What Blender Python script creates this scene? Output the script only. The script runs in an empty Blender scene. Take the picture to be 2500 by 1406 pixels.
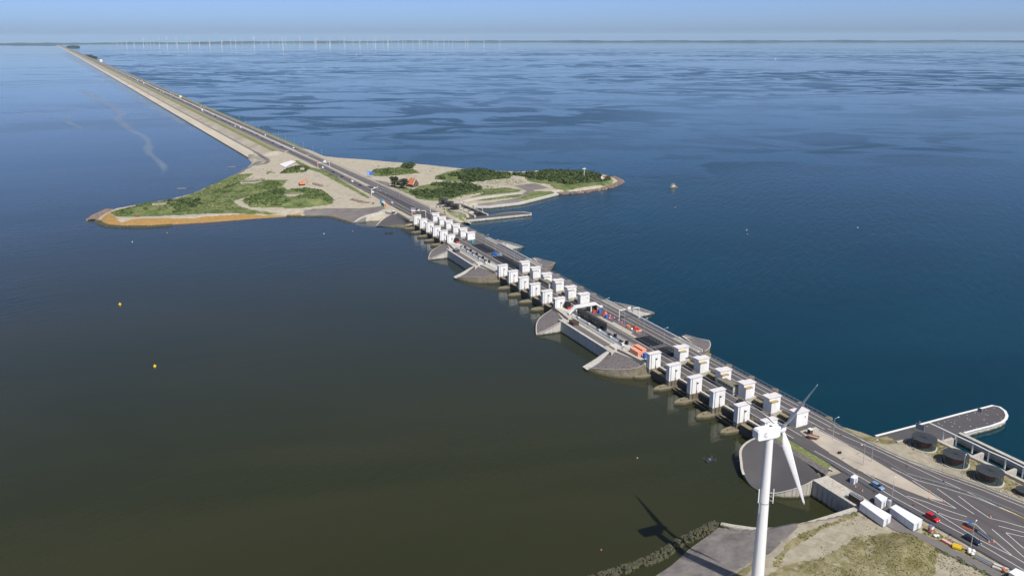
import bpy, math, random
import numpy as np
from mathutils import Vector, Matrix
random.seed(7); RNG=np.random.default_rng(7)
R=math.radians
C=bpy.context.scene.collection
sc=bpy.context.scene

# ------------------------------------------------------------------ camera, sky, sun, exposure
CAMZ=155.0; FPX=1943.0; CXP=1250.0; CYP=573.0; HYP=88.0; ROLL=-0.0021
RE2=2*7.43e6                                   # twice the effective radius of the earth
PITCH=math.atan((CYP-HYP)/FPX)
cam_d=bpy.data.cameras.new("camera"); cam=bpy.data.objects.new("camera",cam_d); C.objects.link(cam)
cam_d.sensor_width=36; cam_d.lens=FPX/2500*36; cam_d.shift_y=-(703-CYP)/2500
cam_d.clip_start=1; cam_d.clip_end=200000
cam.matrix_world=Matrix.Translation((0,0,CAMZ))@Matrix.Rotation(math.pi/2-PITCH,4,'X')@Matrix.Rotation(ROLL,4,'Z')
sc.camera=cam
SUN_EL=R(52); SUN_AZ=R(-58)                    # direction towards the sun, measured in the XY plane from +X
w=bpy.data.worlds.new("World"); sc.world=w; w.use_nodes=True
nt=w.node_tree; bg=nt.nodes["Background"]
sky=nt.nodes.new("ShaderNodeTexSky"); sky.sky_type='NISHITA'; sky.sun_disc=False
sky.sun_elevation=SUN_EL; sky.sun_rotation=math.pi/2-SUN_AZ
sky.altitude=0; sky.air_density=0.31; sky.dust_density=1.05; sky.ozone_density=5.0
nt.links.new(sky.outputs[0],bg.inputs[0]); bg.inputs[1].default_value=0.13
sun_d=bpy.data.lights.new("sun",'SUN'); sun_d.energy=4.0; sun_d.angle=R(0.5); sun_d.color=(1,0.955,0.89)
sun=bpy.data.objects.new("sun",sun_d); C.objects.link(sun)
sv=Vector((math.cos(SUN_EL)*math.cos(SUN_AZ),math.cos(SUN_EL)*math.sin(SUN_AZ),math.sin(SUN_EL)))
sun.rotation_euler=(-sv).to_track_quat('-Z','Y').to_euler(); sun.location=(0,-100,400)
sc.view_settings.view_transform='Standard'; sc.view_settings.look='None'; sc.view_settings.gamma=1
sc.view_settings.exposure=0.4

# ------------------------------------------------------------------ frames of reference
def drop(x,y): return -(x*x+y*y)/RE2
def P(px,py,z):
    a=px-CXP; b=py-CYP; c,s=math.cos(ROLL),math.sin(ROLL); a,b=a*c+b*s,-a*s+b*c
    fy=FPX*math.cos(PITCH)-b*math.sin(PITCH); dz=-(b*math.cos(PITCH)+FPX*math.sin(PITCH)); t=(z-CAMZ)/dz
    return Vector((a*t,fy*t,z))
def G(px,py,h=0.0):                            # surveyed point of the photograph at height h above the water
    z=h
    for _ in range(40 if py<200 else 6):
        p=P(px,py,z); z=h+drop(p.x,p.y)
    return P(px,py,z)
D=Vector((-0.44113592,0.8974403,0)); W=Vector((0.8974403,0.44113592,0)); SROT=math.atan2(W.y,W.x)
def S(s,w,z): return D*s+W*w+Vector((0,0,z))   # sluice frame: s along the dam, w across it towards the lake
DD=Vector((-.4955,.8686,0)).normalized(); WW=Vector((.8686,.4955,0)).normalized()
def T(t,q,z):
    p=DD*t+WW*q; return Vector((p.x,p.y,z+drop(p.x,p.y)))
def I4(x,y,h=0): return G(500+x/5,360+y/5,h)
def I5(x,y,h=0): return G(200+x/5,380+y/5,h)
def I6(x,y,h=0): return G(900+x/3.846,340+y/3.846,h)
def E5(x,y,h=0): return G(2000+x/5,960+y/5,h)
def E6(x,y,h=0): return G(2000+x/5,1126+y/5,h)
def K5(x,y,h=0): return G(900+x/11.715,490+y/11.715,h)
def D4(x,y,h=0): return G(760+x/10.417,380+y/10.417,h)

# ------------------------------------------------------------------ materials
MATS={}
TIDE={"concrete_pale","concrete_new","concrete_old","ochre_stained_concrete","stone_wall_stained","concrete_brown"}
def mat(name,col,rough=0.8,col2=None,scale=0.5,amt=0.5,bump=0.0,bscale=None,metal=0.0,spec=0.5,detail=6,stretch=None,emit=None,coat=0):
    if name in MATS: return MATS[name]
    m=bpy.data.materials.new(name); m.use_nodes=True; n=m.node_tree; b=n.nodes["Principled BSDF"]
    b.inputs["Roughness"].default_value=rough; b.inputs["Metallic"].default_value=metal
    b.inputs["Specular IOR Level"].default_value=spec; b.inputs["Coat Weight"].default_value=coat
    geo=n.nodes.new("ShaderNodeNewGeometry"); mp=n.nodes.new("ShaderNodeMapping")
    if stretch: mp.inputs["Rotation"].default_value=(0,0,-stretch[0]); mp.vector_type='TEXTURE'; mp.inputs["Rotation"].default_value=(0,0,stretch[0]); mp.inputs["Scale"].default_value=(stretch[1],stretch[2],stretch[3])
    n.links.new(geo.outputs["Position"],mp.inputs[0])
    if col2 is not None:
        t=n.nodes.new("ShaderNodeTexNoise"); t.inputs["Scale"].default_value=scale; t.inputs["Detail"].default_value=detail
        n.links.new(mp.outputs[0],t.inputs["Vector"])
        r=n.nodes.new("ShaderNodeValToRGB"); r.color_ramp.elements[0].position=0.5-amt/2; r.color_ramp.elements[1].position=0.5+amt/2
        r.color_ramp.elements[0].color=(*col,1); r.color_ramp.elements[1].color=(*col2,1)
        n.links.new(t.outputs[0],r.inputs[0]); n.links.new(r.outputs[0],b.inputs["Base Color"])
    else: b.inputs["Base Color"].default_value=(*col,1)
    if name in TIDE:
        sx=n.nodes.new("ShaderNodeSeparateXYZ"); n.links.new(geo.outputs["Position"],sx.inputs[0])
        t3=n.nodes.new("ShaderNodeTexNoise"); t3.inputs["Scale"].default_value=.9; t3.inputs["Detail"].default_value=6; n.links.new(geo.outputs["Position"],t3.inputs["Vector"])
        ad=n.nodes.new("ShaderNodeMath"); ad.operation='MULTIPLY_ADD'; ad.inputs[1].default_value=-1.6; n.links.new(t3.outputs[0],ad.inputs[0]); n.links.new(sx.outputs[2],ad.inputs[2])
        mr=n.nodes.new("ShaderNodeMapRange"); mr.inputs[1].default_value=-.5; mr.inputs[2].default_value=.25; mr.inputs[3].default_value=1; mr.inputs[4].default_value=0; n.links.new(ad.outputs[0],mr.inputs[0])
        mx=n.nodes.new("ShaderNodeMix"); mx.data_type='RGBA'; n.links.new(mr.outputs[0],mx.inputs[0]); n.links.new(r.outputs[0],mx.inputs[6]); mx.inputs[7].default_value=(.055,.055,.022,1); n.links.new(mx.outputs[2],b.inputs["Base Color"])
        mr2=n.nodes.new("ShaderNodeTexNoise"); mr2.inputs["Scale"].default_value=1.0; mr2.inputs["Detail"].default_value=5
        mp2=n.nodes.new("ShaderNodeMapping"); mp2.inputs["Scale"].default_value=(1.3,1.3,.12); n.links.new(geo.outputs["Position"],mp2.inputs[0]); n.links.new(mp2.outputs[0],mr2.inputs["Vector"])
        m3=n.nodes.new("ShaderNodeMapRange"); m3.inputs[1].default_value=.42; m3.inputs[2].default_value=.75; m3.inputs[3].default_value=0; m3.inputs[4].default_value=.55; n.links.new(mr2.outputs[0],m3.inputs[0])
        m4=n.nodes.new("ShaderNodeMix"); m4.data_type='RGBA'; m4.blend_type='MULTIPLY'; n.links.new(m3.outputs[0],m4.inputs[0]); n.links.new(mx.outputs[2],m4.inputs[6]); m4.inputs[7].default_value=(.45,.42,.34,1); n.links.new(m4.outputs[2],b.inputs["Base Color"])
    if bump:
        t2=n.nodes.new("ShaderNodeTexNoise"); t2.inputs["Scale"].default_value=bscale or scale*4; t2.inputs["Detail"].default_value=4
        n.links.new(geo.outputs["Position"],t2.inputs["Vector"])
        bp=n.nodes.new("ShaderNodeBump"); bp.inputs["Strength"].default_value=bump; bp.inputs["Distance"].default_value=0.2
        n.links.new(t2.outputs[0],bp.inputs["Height"]); n.links.new(bp.outputs[0],b.inputs["Normal"])
    if emit: b.inputs["Emission Color"].default_value=(*emit,1); b.inputs["Emission Strength"].default_value=1
    MATS[name]=m; return m
WHITE=mat("white_paint",(.74,.74,.72),.6,(.62,.62,.59),.35,.7)
TOWERW=mat("tower_white_panels",(.66,.65,.62),.65,(.82,.815,.80),1.1,.45,stretch=(0,1,1,6))
ROOFW=mat("roof_felt_pale",(.66,.63,.61),.85,(.54,.51,.50),.6,.6)
OCHRE=mat("ochre_lichen_roof",(.42,.30,.10),.9,(.34,.26,.14),1.5,.5)
CONC=mat("concrete_pale",(.50,.47,.41),.85,(.40,.37,.32),.35,.6,.15,2)
CONCW=mat("concrete_new",(.56,.54,.50),.8,(.47,.45,.41),.15,.6,.1,2)
CONCO=mat("concrete_old",(.24,.215,.16),.9,(.13,.115,.08),.6,.6,.3,1.5)
CONCB=mat("concrete_brown",(.13,.10,.075),.9,(.075,.06,.045),.5,.6,.3,1.5)
OCHC=mat("ochre_stained_concrete",(.25,.21,.125),.9,(.18,.155,.10),.9,.6,.2,2)
ALGAE=mat("algae_wall",(.06,.06,.03),.8,(.03,.035,.02),.8,.6)
STONEW=mat("stone_wall_stained",(.20,.17,.12),.9,(.10,.085,.06),.35,.5,.4,1.2,detail=9)
BASALT=mat("basalt_slope",(.085,.075,.073),.9,(.17,.15,.145),1.1,.3,.7,1.6,detail=12)
ASPS=mat("asphalt_slope",(.062,.058,.060),.85,(.085,.080,.080),.12,.6,.1,3)
ASPH=mat("road_asphalt",(.060,.053,.054),.85,(.112,.101,.098),.45,.75,.05,4,detail=10,stretch=(math.atan2(.897,-.441),14,1,1))
ASPHP=mat("asphalt_path",(.13,.118,.112),.9,(.165,.15,.14),.3,.6,.05,4)
ASPHD=mat("road_asphalt_new",(.050,.046,.048),.8,(.064,.058,.06),.1,.6,.05,4)
LINE=mat("road_line_white",(.72,.72,.70),.6,(.52,.51,.50),.7,.6)
LINEY=mat("road_line_yellow",(.72,.50,.05),.6)
SANDM=mat("sand_pale",(.43,.385,.31),.95,(.33,.285,.225),.22,.5,.3,2,detail=10)
GALV=mat("galvanised_steel",(.42,.44,.46),.45,metal=.3)
GALVD=mat("steel_grey",(.16,.19,.25),.5,metal=.2)
DARK=mat("dark_steel",(.022,.024,.026),.6)
DARKB=mat("dark_brown_steel",(.05,.035,.028),.7,(.085,.055,.035),1.2,.6)
BLACK=mat("black_rubber",(.012,.012,.012),.8)
PIT=mat("dark_pit",(.012,.013,.014),.9)
RUST=mat("rust",(.16,.075,.03),.9,(.09,.045,.025),2,.5)
RED=mat("red_plastic",(.60,.045,.035),.5)
ORANGE=mat("orange_paint",(.75,.20,.06),.6,(.62,.24,.12),.8,.6)
ORANGE2=mat("salmon_paint",(.78,.33,.21),.6,(.68,.27,.16),.8,.6)
BLUE=mat("blue_paint",(.02,.13,.45),.5)
TURQ=mat("turquoise_paint",(.02,.33,.36),.5)
YELLOW=mat("yellow_paint",(.75,.50,.02),.5)
GLASSD=mat("tinted_glass",(.012,.014,.016),.08,spec=.8)
LENS=mat("lamp_glass",(.8,.8,.78),.3)
BRICK=mat("red_brick",(.17,.12,.095),.9,(.13,.085,.065),3,.5)
ROOFT=mat("red_roof_tiles",(.55,.19,.075),.8,(.42,.13,.055),1.5,.5)
GREENR=mat("green_van_side",(.03,.30,.11),.5)
SIGNB=mat("sign_blue",(.02,.14,.62),.5)
TARP=mat("white_plastic_sheet",(.66,.64,.64),.7)

# ------------------------------------------------------------------ mesh builder (vertices in world space)
FR={}
class MB:
    def __init__(s): s.v=[]; s.f=[]; s.mi=[]; s.m=0
    def q(s,pts):
        i=len(s.v); s.v+= [Vector(p) for p in pts]; s.f.append(tuple(range(i,i+len(pts)))); s.mi.append(s.m)
    def hull(s,bot,top,caps=True):
        n=len(bot); i=len(s.v); s.v+=[Vector(p) for p in bot]+[Vector(p) for p in top]
        for k in range(n): s.f.append((i+k,i+(k+1)%n,i+n+(k+1)%n,i+n+k)); s.mi.append(s.m)
        if caps:
            s.f.append(tuple(i+k for k in reversed(range(n)))); s.mi.append(s.m)
            s.f.append(tuple(i+n+k for k in range(n))); s.mi.append(s.m)
    def box(s,F,x0,x1,y0,y1,z0,z1):
        s.hull([F(x0,y0,z0),F(x1,y0,z0),F(x1,y1,z0),F(x0,y1,z0)],[F(x0,y0,z1),F(x1,y0,z1),F(x1,y1,z1),F(x0,y1,z1)])
    def prism(s,poly,z0,z1):                    # poly of (x,y) world
        a=0
        for i in range(len(poly)):
            p,q_=poly[i],poly[(i+1)%len(poly)]; a+=p[0]*q_[1]-q_[0]*p[1]
        if a<0: poly=poly[::-1]
        s.hull([(p[0],p[1],z0) for p in poly],[(p[0],p[1],z1) for p in poly])
    def tube(s,a,b,r,n=6,r2=None):
        a=Vector(a); b=Vector(b); d=(b-a).normalized(); u=d.orthogonal().normalized(); v=d.cross(u); r2=r if r2 is None else r2
        s.hull([a+(u*math.cos(k*2*math.pi/n)+v*math.sin(k*2*math.pi/n))*r for k in range(n)],[b+(u*math.cos(k*2*math.pi/n)+v*math.sin(k*2*math.pi/n))*r2 for k in range(n)])
    def path(s,pts,r,n=5):
        for a,b in zip(pts,pts[1:]): s.tube(a,b,r,n)
    def loft(s,A,B,m=1,wob=0):
        n=max(len(A),len(B)); 
        if len(A)!=len(B) or wob: A=resample(A,max(n,14)); B=resample(B,max(n,14))
        A=[Vector(p) for p in A]; B=[Vector(p) for p in B]; n=len(A); i=len(s.v)
        for k in range(m+1): s.v+=[a.lerp(b,k/m) for a,b in zip(A,B)]
        for k in range(m):
            for j in range(n-1): s.f.append((i+k*n+j,i+k*n+j+1,i+(k+1)*n+j+1,i+(k+1)*n+j)); s.mi.append(s.m)
    def sphere(s,c,r,n=8,sq=(1,1,1)):
        c=Vector(c); i=len(s.v); m=n//2
        for a in range(m+1):
            th=math.pi*a/m
            for b in range(n):
                ph=2*math.pi*b/n; s.v.append(c+Vector((r*sq[0]*math.sin(th)*math.cos(ph),r*sq[1]*math.sin(th)*math.sin(ph),r*sq[2]*math.cos(th))))
        for a in range(m):
            for b in range(n): s.f.append((i+a*n+b,i+a*n+(b+1)%n,i+(a+1)*n+(b+1)%n,i+(a+1)*n+b)); s.mi.append(s.m)
    def build(s,name,mats,parent=None,smooth=False,origin=None):
        if not isinstance(mats,(list,tuple)): mats=[mats]
        me=bpy.data.meshes.new(name); o=bpy.data.objects.new(name,me); C.objects.link(o)
        if parent is not None:
            L,rz=FR[parent.name]; o.parent=parent; FR[o.name]=(L,rz)
        else:
            if origin is None:
                xs=[p.x for p in s.v]; ys=[p.y for p in s.v]; zs=[p.z for p in s.v]
                L=Vector(((min(xs)+max(xs))/2,(min(ys)+max(ys))/2,min(zs)))
            else: L=Vector(origin)
            rz=0; FR[o.name]=(L,rz); o.location=L
        c,sn=math.cos(-rz),math.sin(-rz)
        vs=[((p.x-L.x)*c-(p.y-L.y)*sn,(p.x-L.x)*sn+(p.y-L.y)*c,p.z-L.z) for p in s.v]
        me.from_pydata(vs,[],s.f)
        for m in mats: me.materials.append(m)
        if len(mats)>1: me.polygons.foreach_set("material_index",s.mi)
        if smooth: me.polygons.foreach_set("use_smooth",[True]*len(me.polygons))
        me.update(); return o
def resample(pl,n):
    pl=[Vector(p) for p in pl]; d=[0]
    for a,b in zip(pl,pl[1:]): d.append(d[-1]+(b-a).length)
    out=[]; k=0
    for i in range(n):
        t=d[-1]*i/(n-1)
        while k<len(d)-2 and d[k+1]<t: k+=1
        out.append(pl[k].lerp(pl[k+1],(t-d[k])/max(1e-9,d[k+1]-d[k])))
    return out
def tag(o,label=None,cat=None,group=None,kind=None):
    if label: o["label"]=label
    if cat: o["category"]=cat
    if group: o["group"]=group
    if kind: o["kind"]=kind
    return o
def thing(name,loc,rz=0,label=None,cat=None,group=None):
    o=bpy.data.objects.new(name,None); C.objects.link(o); o.location=loc; o.rotation_euler=(0,0,rz)
    FR[o.name]=(Vector(loc),rz); return tag(o,label,cat,group)
def frame(loc,rz):                              # local (x,y,z) -> world
    c,s=math.cos(rz),math.sin(rz); L=Vector(loc)
    return lambda x,y,z: Vector((L.x+x*c-y*s,L.y+x*s+y*c,L.z+z))
KIDS={}
def dup(o,loc,rz=None,label=None,group=None,scale=None):
    def cp(a,par):
        b=a.copy(); C.objects.link(b); FR[b.name]=FR.get(a.name)
        if par is not None: b.parent=par
        for ch in KIDS.setdefault(a.name,[c for c in C.objects if c.parent==a]): cp(ch,b)
        return b
    r=cp(o,None); r.location=loc
    if rz is not None: r.rotation_euler=(0,0,rz)
    if scale: r.scale=scale
    if label: r["label"]=label
    if group: r["group"]=group
    FR[r.name]=(Vector(loc),rz or 0); return r
def struct(o): o["kind"]="structure"; return o
IDF=lambda x,y,z: Vector((x,y,z))
def strip(mb,pl,w,dz=0):                        # flat ribbon along a polyline
    pl=[Vector(p) for p in pl]; L=[];Rr=[]
    for i,p in enumerate(pl):
        a=pl[max(0,i-1)]; b=pl[min(len(pl)-1,i+1)]; d=(b-a); d.z=0; d.normalize(); nrm=Vector((-d.y,d.x,0))*w/2
        L.append(p+nrm+Vector((0,0,dz))); Rr.append(p-nrm+Vector((0,0,dz)))
    mb.loft(Rr,L)
def wallalong(mb,pl,w,h,zb=None):               # a solid wall following a polyline, top at the polyline's z
    pl=[Vector(p) for p in pl]; A=[];B=[]
    for i,p in enumerate(pl):
        a=pl[max(0,i-1)]; b=pl[min(len(pl)-1,i+1)]; d=(b-a); d.z=0; d.normalize(); nrm=Vector((-d.y,d.x,0))*w/2
        A.append(p+nrm); B.append(p-nrm)
    lo=lambda q: Vector((q.x,q.y,(q.z-h) if zb is None else zb))
    for i in range(len(pl)-1):
        mb.hull([lo(B[i]),lo(B[i+1]),lo(A[i+1]),lo(A[i])],[B[i],B[i+1],A[i+1],A[i]],caps=True)
def smoothpl(pts,n=24):
    pts=[Vector(p) for p in pts]; P_=[pts[0]*2-pts[1]]+pts+[pts[-1]*2-pts[-2]]; out=[]
    m=len(pts)-1
    for i in range(m):
        a,b,c,d=P_[i:i+4]; k=max(2,n//m)
        for j in range(k):
            t=j/k; out.append(0.5*((2*b)+(c-a)*t+(2*a-5*b+4*c-d)*t*t+(3*b-a-3*c+d)*t**3))
    out.append(pts[-1]); return out

# ------------------------------------------------------------------ water
def water_mat(name,base,base2,ro,bump1,patch,slick,ripple,thr=(.44,.60),off=None,tint=(1,1,1)):
    m=bpy.data.materials.new(name); m.use_nodes=True; n=m.node_tree; N=n.nodes; L=n.links; b=N["Principled BSDF"]
    b.inputs["IOR"].default_value=1.333; b.inputs["Specular Tint"].default_value=(*tint,1)
    geo=N.new("ShaderNodeNewGeometry")
    def mapping(rot,sx,sy):
        mp=N.new("ShaderNodeMapping"); mp.vector_type='TEXTURE'; mp.inputs["Rotation"].default_value=(0,0,rot); mp.inputs["Scale"].default_value=(sx,sy,1)
        L.new(geo.outputs["Position"],mp.inputs[0]); return mp
    def noise(mp,scale,detail=4,dist=0,rough=.5):
        t=N.new("ShaderNodeTexNoise"); t.inputs["Scale"].default_value=scale; t.inputs["Detail"].default_value=detail; t.inputs["Distortion"].default_value=dist; t.inputs["Roughness"].default_value=rough
        L.new(mp.outputs[0],t.inputs["Vector"]); return t
    def rng(src,a,b_,c,d):
        r=N.new("ShaderNodeMapRange"); r.interpolation_type='SMOOTHSTEP'
        for k,v in zip((1,2,3,4),(a,b_,c,d)): r.inputs[k].default_value=v
        L.new(src,r.inputs[0]); return r.outputs[0]
    def math_(op,a,b_):
        x=N.new("ShaderNodeMath"); x.operation=op
        for k,v in enumerate((a,b_)):
            if isinstance(v,(int,float)): x.inputs[k].default_value=v
            else: L.new(v,x.inputs[k])
        return x.outputs[0]
    # wind patches: where a breeze ruffles the surface it reflects higher, darker sky
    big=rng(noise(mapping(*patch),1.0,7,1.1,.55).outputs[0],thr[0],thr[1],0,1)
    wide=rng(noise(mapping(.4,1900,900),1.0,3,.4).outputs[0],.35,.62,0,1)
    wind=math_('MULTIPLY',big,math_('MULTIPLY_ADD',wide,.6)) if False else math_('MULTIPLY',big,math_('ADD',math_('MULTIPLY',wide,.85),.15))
    # slicks: thin calm meandering bands
    sn=noise(mapping(*slick),1.0,5,.8).outputs[0]; ridge=rng(math_('ABSOLUTE',math_('SUBTRACT',sn,.5),0),.0,.022,1,0)
    sm=rng(noise(mapping(1.0,900,1500),1.0,2).outputs[0],.5,.62,0,1)
    calm=math_('MULTIPLY',ridge,sm)
    sxyz=N.new('ShaderNodeSeparateXYZ'); L.new(geo.outputs['Position'],sxyz.inputs[0]); far=rng(sxyz.outputs[1],6000,12500,0,1)
    wind=math_('MULTIPLY',wind,math_('SUBTRACT',1.0,calm)); wind=math_('MULTIPLY',wind,math_('SUBTRACT',1.0,math_('MULTIPLY',far,.85))); rough=math_('ADD',math_('MULTIPLY',wind,ro[1]-ro[0]),ro[0]); rough=math_('SUBTRACT',rough,math_('MULTIPLY',calm,ro[0]*.75))
    L.new(rough,b.inputs["Roughness"])
    wv=noise(mapping(ripple,2.6,1.0),.8,5,.3).outputs[0]; wv2=noise(mapping(ripple+.2,16,4.2),1.0,4,.4).outputs[0]
    hgt=math_('ADD',math_('MULTIPLY',wv2,2.4),wv)
    bp=N.new("ShaderNodeBump"); bp.inputs["Distance"].default_value=bump1
    L.new(math_('MULTIPLY',math_('ADD',math_('MULTIPLY',wind,.55),.45),math_('SUBTRACT',1.0,math_('MULTIPLY',far,.9))),bp.inputs["Strength"]); L.new(hgt,bp.inputs["Height"]); L.new(bp.outputs[0],b.inputs["Normal"])
    cn=noise(mapping(.2,260,110),1.0,6,.8,.6); cr=N.new("ShaderNodeValToRGB"); cr.color_ramp.elements[0].position=.36; cr.color_ramp.elements[1].position=.66
    cr.color_ramp.elements[0].color=(*base,1); cr.color_ramp.elements[1].color=(*base2,1); L.new(cn.outputs[0],cr.inputs[0])
    x=N.new("ShaderNodeMix"); x.data_type='RGBA'; x.blend_type='MIX'; L.new(math_('MULTIPLY',wind,.30),x.inputs[0]); L.new(cr.outputs[0],x.inputs[6]); x.inputs[7].default_value=(*[c*.62 for c in base],1)  # base also darkened in the patches, painting in the darker reflected sky
    out=x.outputs[2]
    if off:                                       # sky reflection growing with distance, painted as a bluer base
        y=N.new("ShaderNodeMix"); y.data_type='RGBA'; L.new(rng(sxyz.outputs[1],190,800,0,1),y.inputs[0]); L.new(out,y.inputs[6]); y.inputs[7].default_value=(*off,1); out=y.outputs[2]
    L.new(out,b.inputs["Base Color"])
    return m
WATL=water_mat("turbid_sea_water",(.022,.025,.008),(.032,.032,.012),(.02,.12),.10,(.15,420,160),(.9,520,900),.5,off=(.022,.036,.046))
WATR=water_mat("lake_water",(.001,.023,.037),(.001,.031,.047),(.05,.29),.22,(-.25,170,120),(.6,900,500),.9,(.42,.56),tint=(.55,.9,1))
def seg(lo,hi,first,ratio,mx=1500):
    out=[lo]; st=first
    while out[-1]<hi: out.append(min(hi,out[-1]+st)); st=min(mx,st*ratio)
    return out
ts=seg(-700,1500,100,1)+seg(1500,72000,120,1.12)[1:]
def sheet(name,qs,m):
    v=[];f=[];nq=len(qs)
    for t in ts:
        for q in qs: v.append(T(t,q,0))
    for i in range(len(ts)-1):
        for j in range(nq-1): f.append((i*nq+j,i*nq+j+1,(i+1)*nq+j+1,(i+1)*nq+j))
    mb=MB(); mb.v=v; mb.f=f; o=mb.build(name,m,origin=(0,0,0),smooth=True)
    if o.data.polygons[0].normal.z<0: o.data.flip_normals()
    return struct(o)
qr=[250+x for x in seg(0,62000,60,1.15)]; ql=[250-x for x in seg(0,62000,60,1.15)]
sheet("sea_water",ql,WATL); sheet("lake_water",qr,WATR)

# ------------------------------------------------------------------ terrain helper
def inpoly(X,Y,poly):
    ins=np.zeros(X.shape,bool); n=len(poly)
    for i in range(n):
        x0,y0=poly[i][0],poly[i][1]; x1,y1=poly[(i+1)%n][0],poly[(i+1)%n][1]
        if y0==y1: continue
        c=((y0>Y)!=(y1>Y))&(X<(x1-x0)*(Y-y0)/(y1-y0)+x0); ins^=c
    return ins
def dseg(X,Y,a,b):
    dx,dy=b[0]-a[0],b[1]-a[1]; l=dx*dx+dy*dy+1e-9; t=np.clip(((X-a[0])*dx+(Y-a[1])*dy)/l,0,1)
    return np.hypot(X-a[0]-t*dx,Y-a[1]-t*dy)
def vnoise(X,Y,sc_,seed=0,oct=3):
    out=np.zeros(X.shape); amp=1;tot=0
    for o in range(oct):
        x=X/sc_+seed*17.3; y=Y/sc_+seed*7.1; xi=np.floor(x).astype(int); yi=np.floor(y).astype(int); fx=x-xi; fy=y-yi; fx=fx*fx*(3-2*fx); fy=fy*fy*(3-2*fy)
        h=lambda i,j: ((np.sin(i*127.1+j*311.7+seed*5.7)*43758.5453)%1)
        out+=amp*((h(xi,yi)*(1-fx)+h(xi+1,yi)*fx)*(1-fy)+(h(xi,yi+1)*(1-fx)+h(xi+1,yi+1)*fx)*fy); tot+=amp; amp*=.5; sc_/=2
    return out/tot
def terrain(name,outline,hmax,res,paints,mounds=(),m=None,under=4.0,flat=()):
    # outline: list of (point, slope of the bank along the segment starting there)
    pts=[(p.x,p.y) for p,_ in outline]; xs=[p[0] for p in pts]; ys=[p[1] for p in pts]
    gx=np.arange(min(xs)-under,max(xs)+under+res,res); gy=np.arange(min(ys)-under,max(ys)+under+res,res)
    X,Y=np.meshgrid(gx,gy); ins=inpoly(X,Y,pts); h=np.full(X.shape,1e9); dm=np.full(X.shape,1e9)
    for i in range(len(pts)):
        d=dseg(X,Y,pts[i],pts[(i+1)%len(pts)]); h=np.minimum(h,d*outline[i][1]); dm=np.minimum(dm,d)
    Z=np.where(ins,np.minimum(h,hmax),-dm*.45)
    for poly,hh,soft in mounds:
        pl=[(p.x,p.y) for p in poly]; i2=inpoly(X,Y,pl); dd=np.full(X.shape,1e9)
        for k in range(len(pl)): dd=np.minimum(dd,dseg(X,Y,pl[k],pl[(k+1)%len(pl)]))
        Z=np.where(i2,Z+hh*np.clip(dd/soft,0,1)*(.75+.5*vnoise(X,Y,9,3)),Z)
    for poly,zz,soft in sorted(flat,key=lambda f:-f[1]) if False else flat[::-1]:
        pl=[(p.x,p.y) for p in poly]; i2=inpoly(X,Y,pl); dd=np.full(X.shape,1e9)
        for k in range(len(pl)): dd=np.minimum(dd,dseg(X,Y,pl[k],pl[(k+1)%len(pl)]))
        k_=np.where(i2,1,np.clip(1-dd/soft,0,1)); Z=Z*(1-k_)+zz*k_
    Z=Z+np.where(ins&(Z>.8),(vnoise(X,Y,12,1)-.5)*.5,0)
    keep=ins|(dm<under); idx=-np.ones(X.shape,int); idx[keep]=np.arange(keep.sum())
    V=np.stack([X[keep],Y[keep],Z[keep]+ -(X[keep]**2+Y[keep]**2)/RE2],1)
    a=idx[:-1,:-1];b=idx[:-1,1:];c=idx[1:,1:];d=idx[1:,:-1]; ok=(a>=0)&(b>=0)&(c>=0)&(d>=0)
    F=np.stack([a[ok],b[ok],c[ok],d[ok]],1)
    mb=MB(); mb.v=[Vector(p) for p in V]; mb.f=[tuple(int(k) for k in q) for q in F]
    o=mb.build(name,m,smooth=True,origin=(float(V[:,0].mean()),float(V[:,1].mean()),0))
    col=np.zeros((keep.sum(),4),np.float32); col[:,3]=1; Xk,Yk=X[keep],Y[keep]
    for poly,ch,val in paints:
        i2=inpoly(Xk,Yk,[(p.x,p.y) for p in poly]); col[i2,ch]=val
        if ch==0: col[i2,1]=0
    ca=o.data.color_attributes.new("cover",'FLOAT_COLOR','POINT'); ca.data.foreach_set("color",col.ravel())
    return struct(o)
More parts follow.
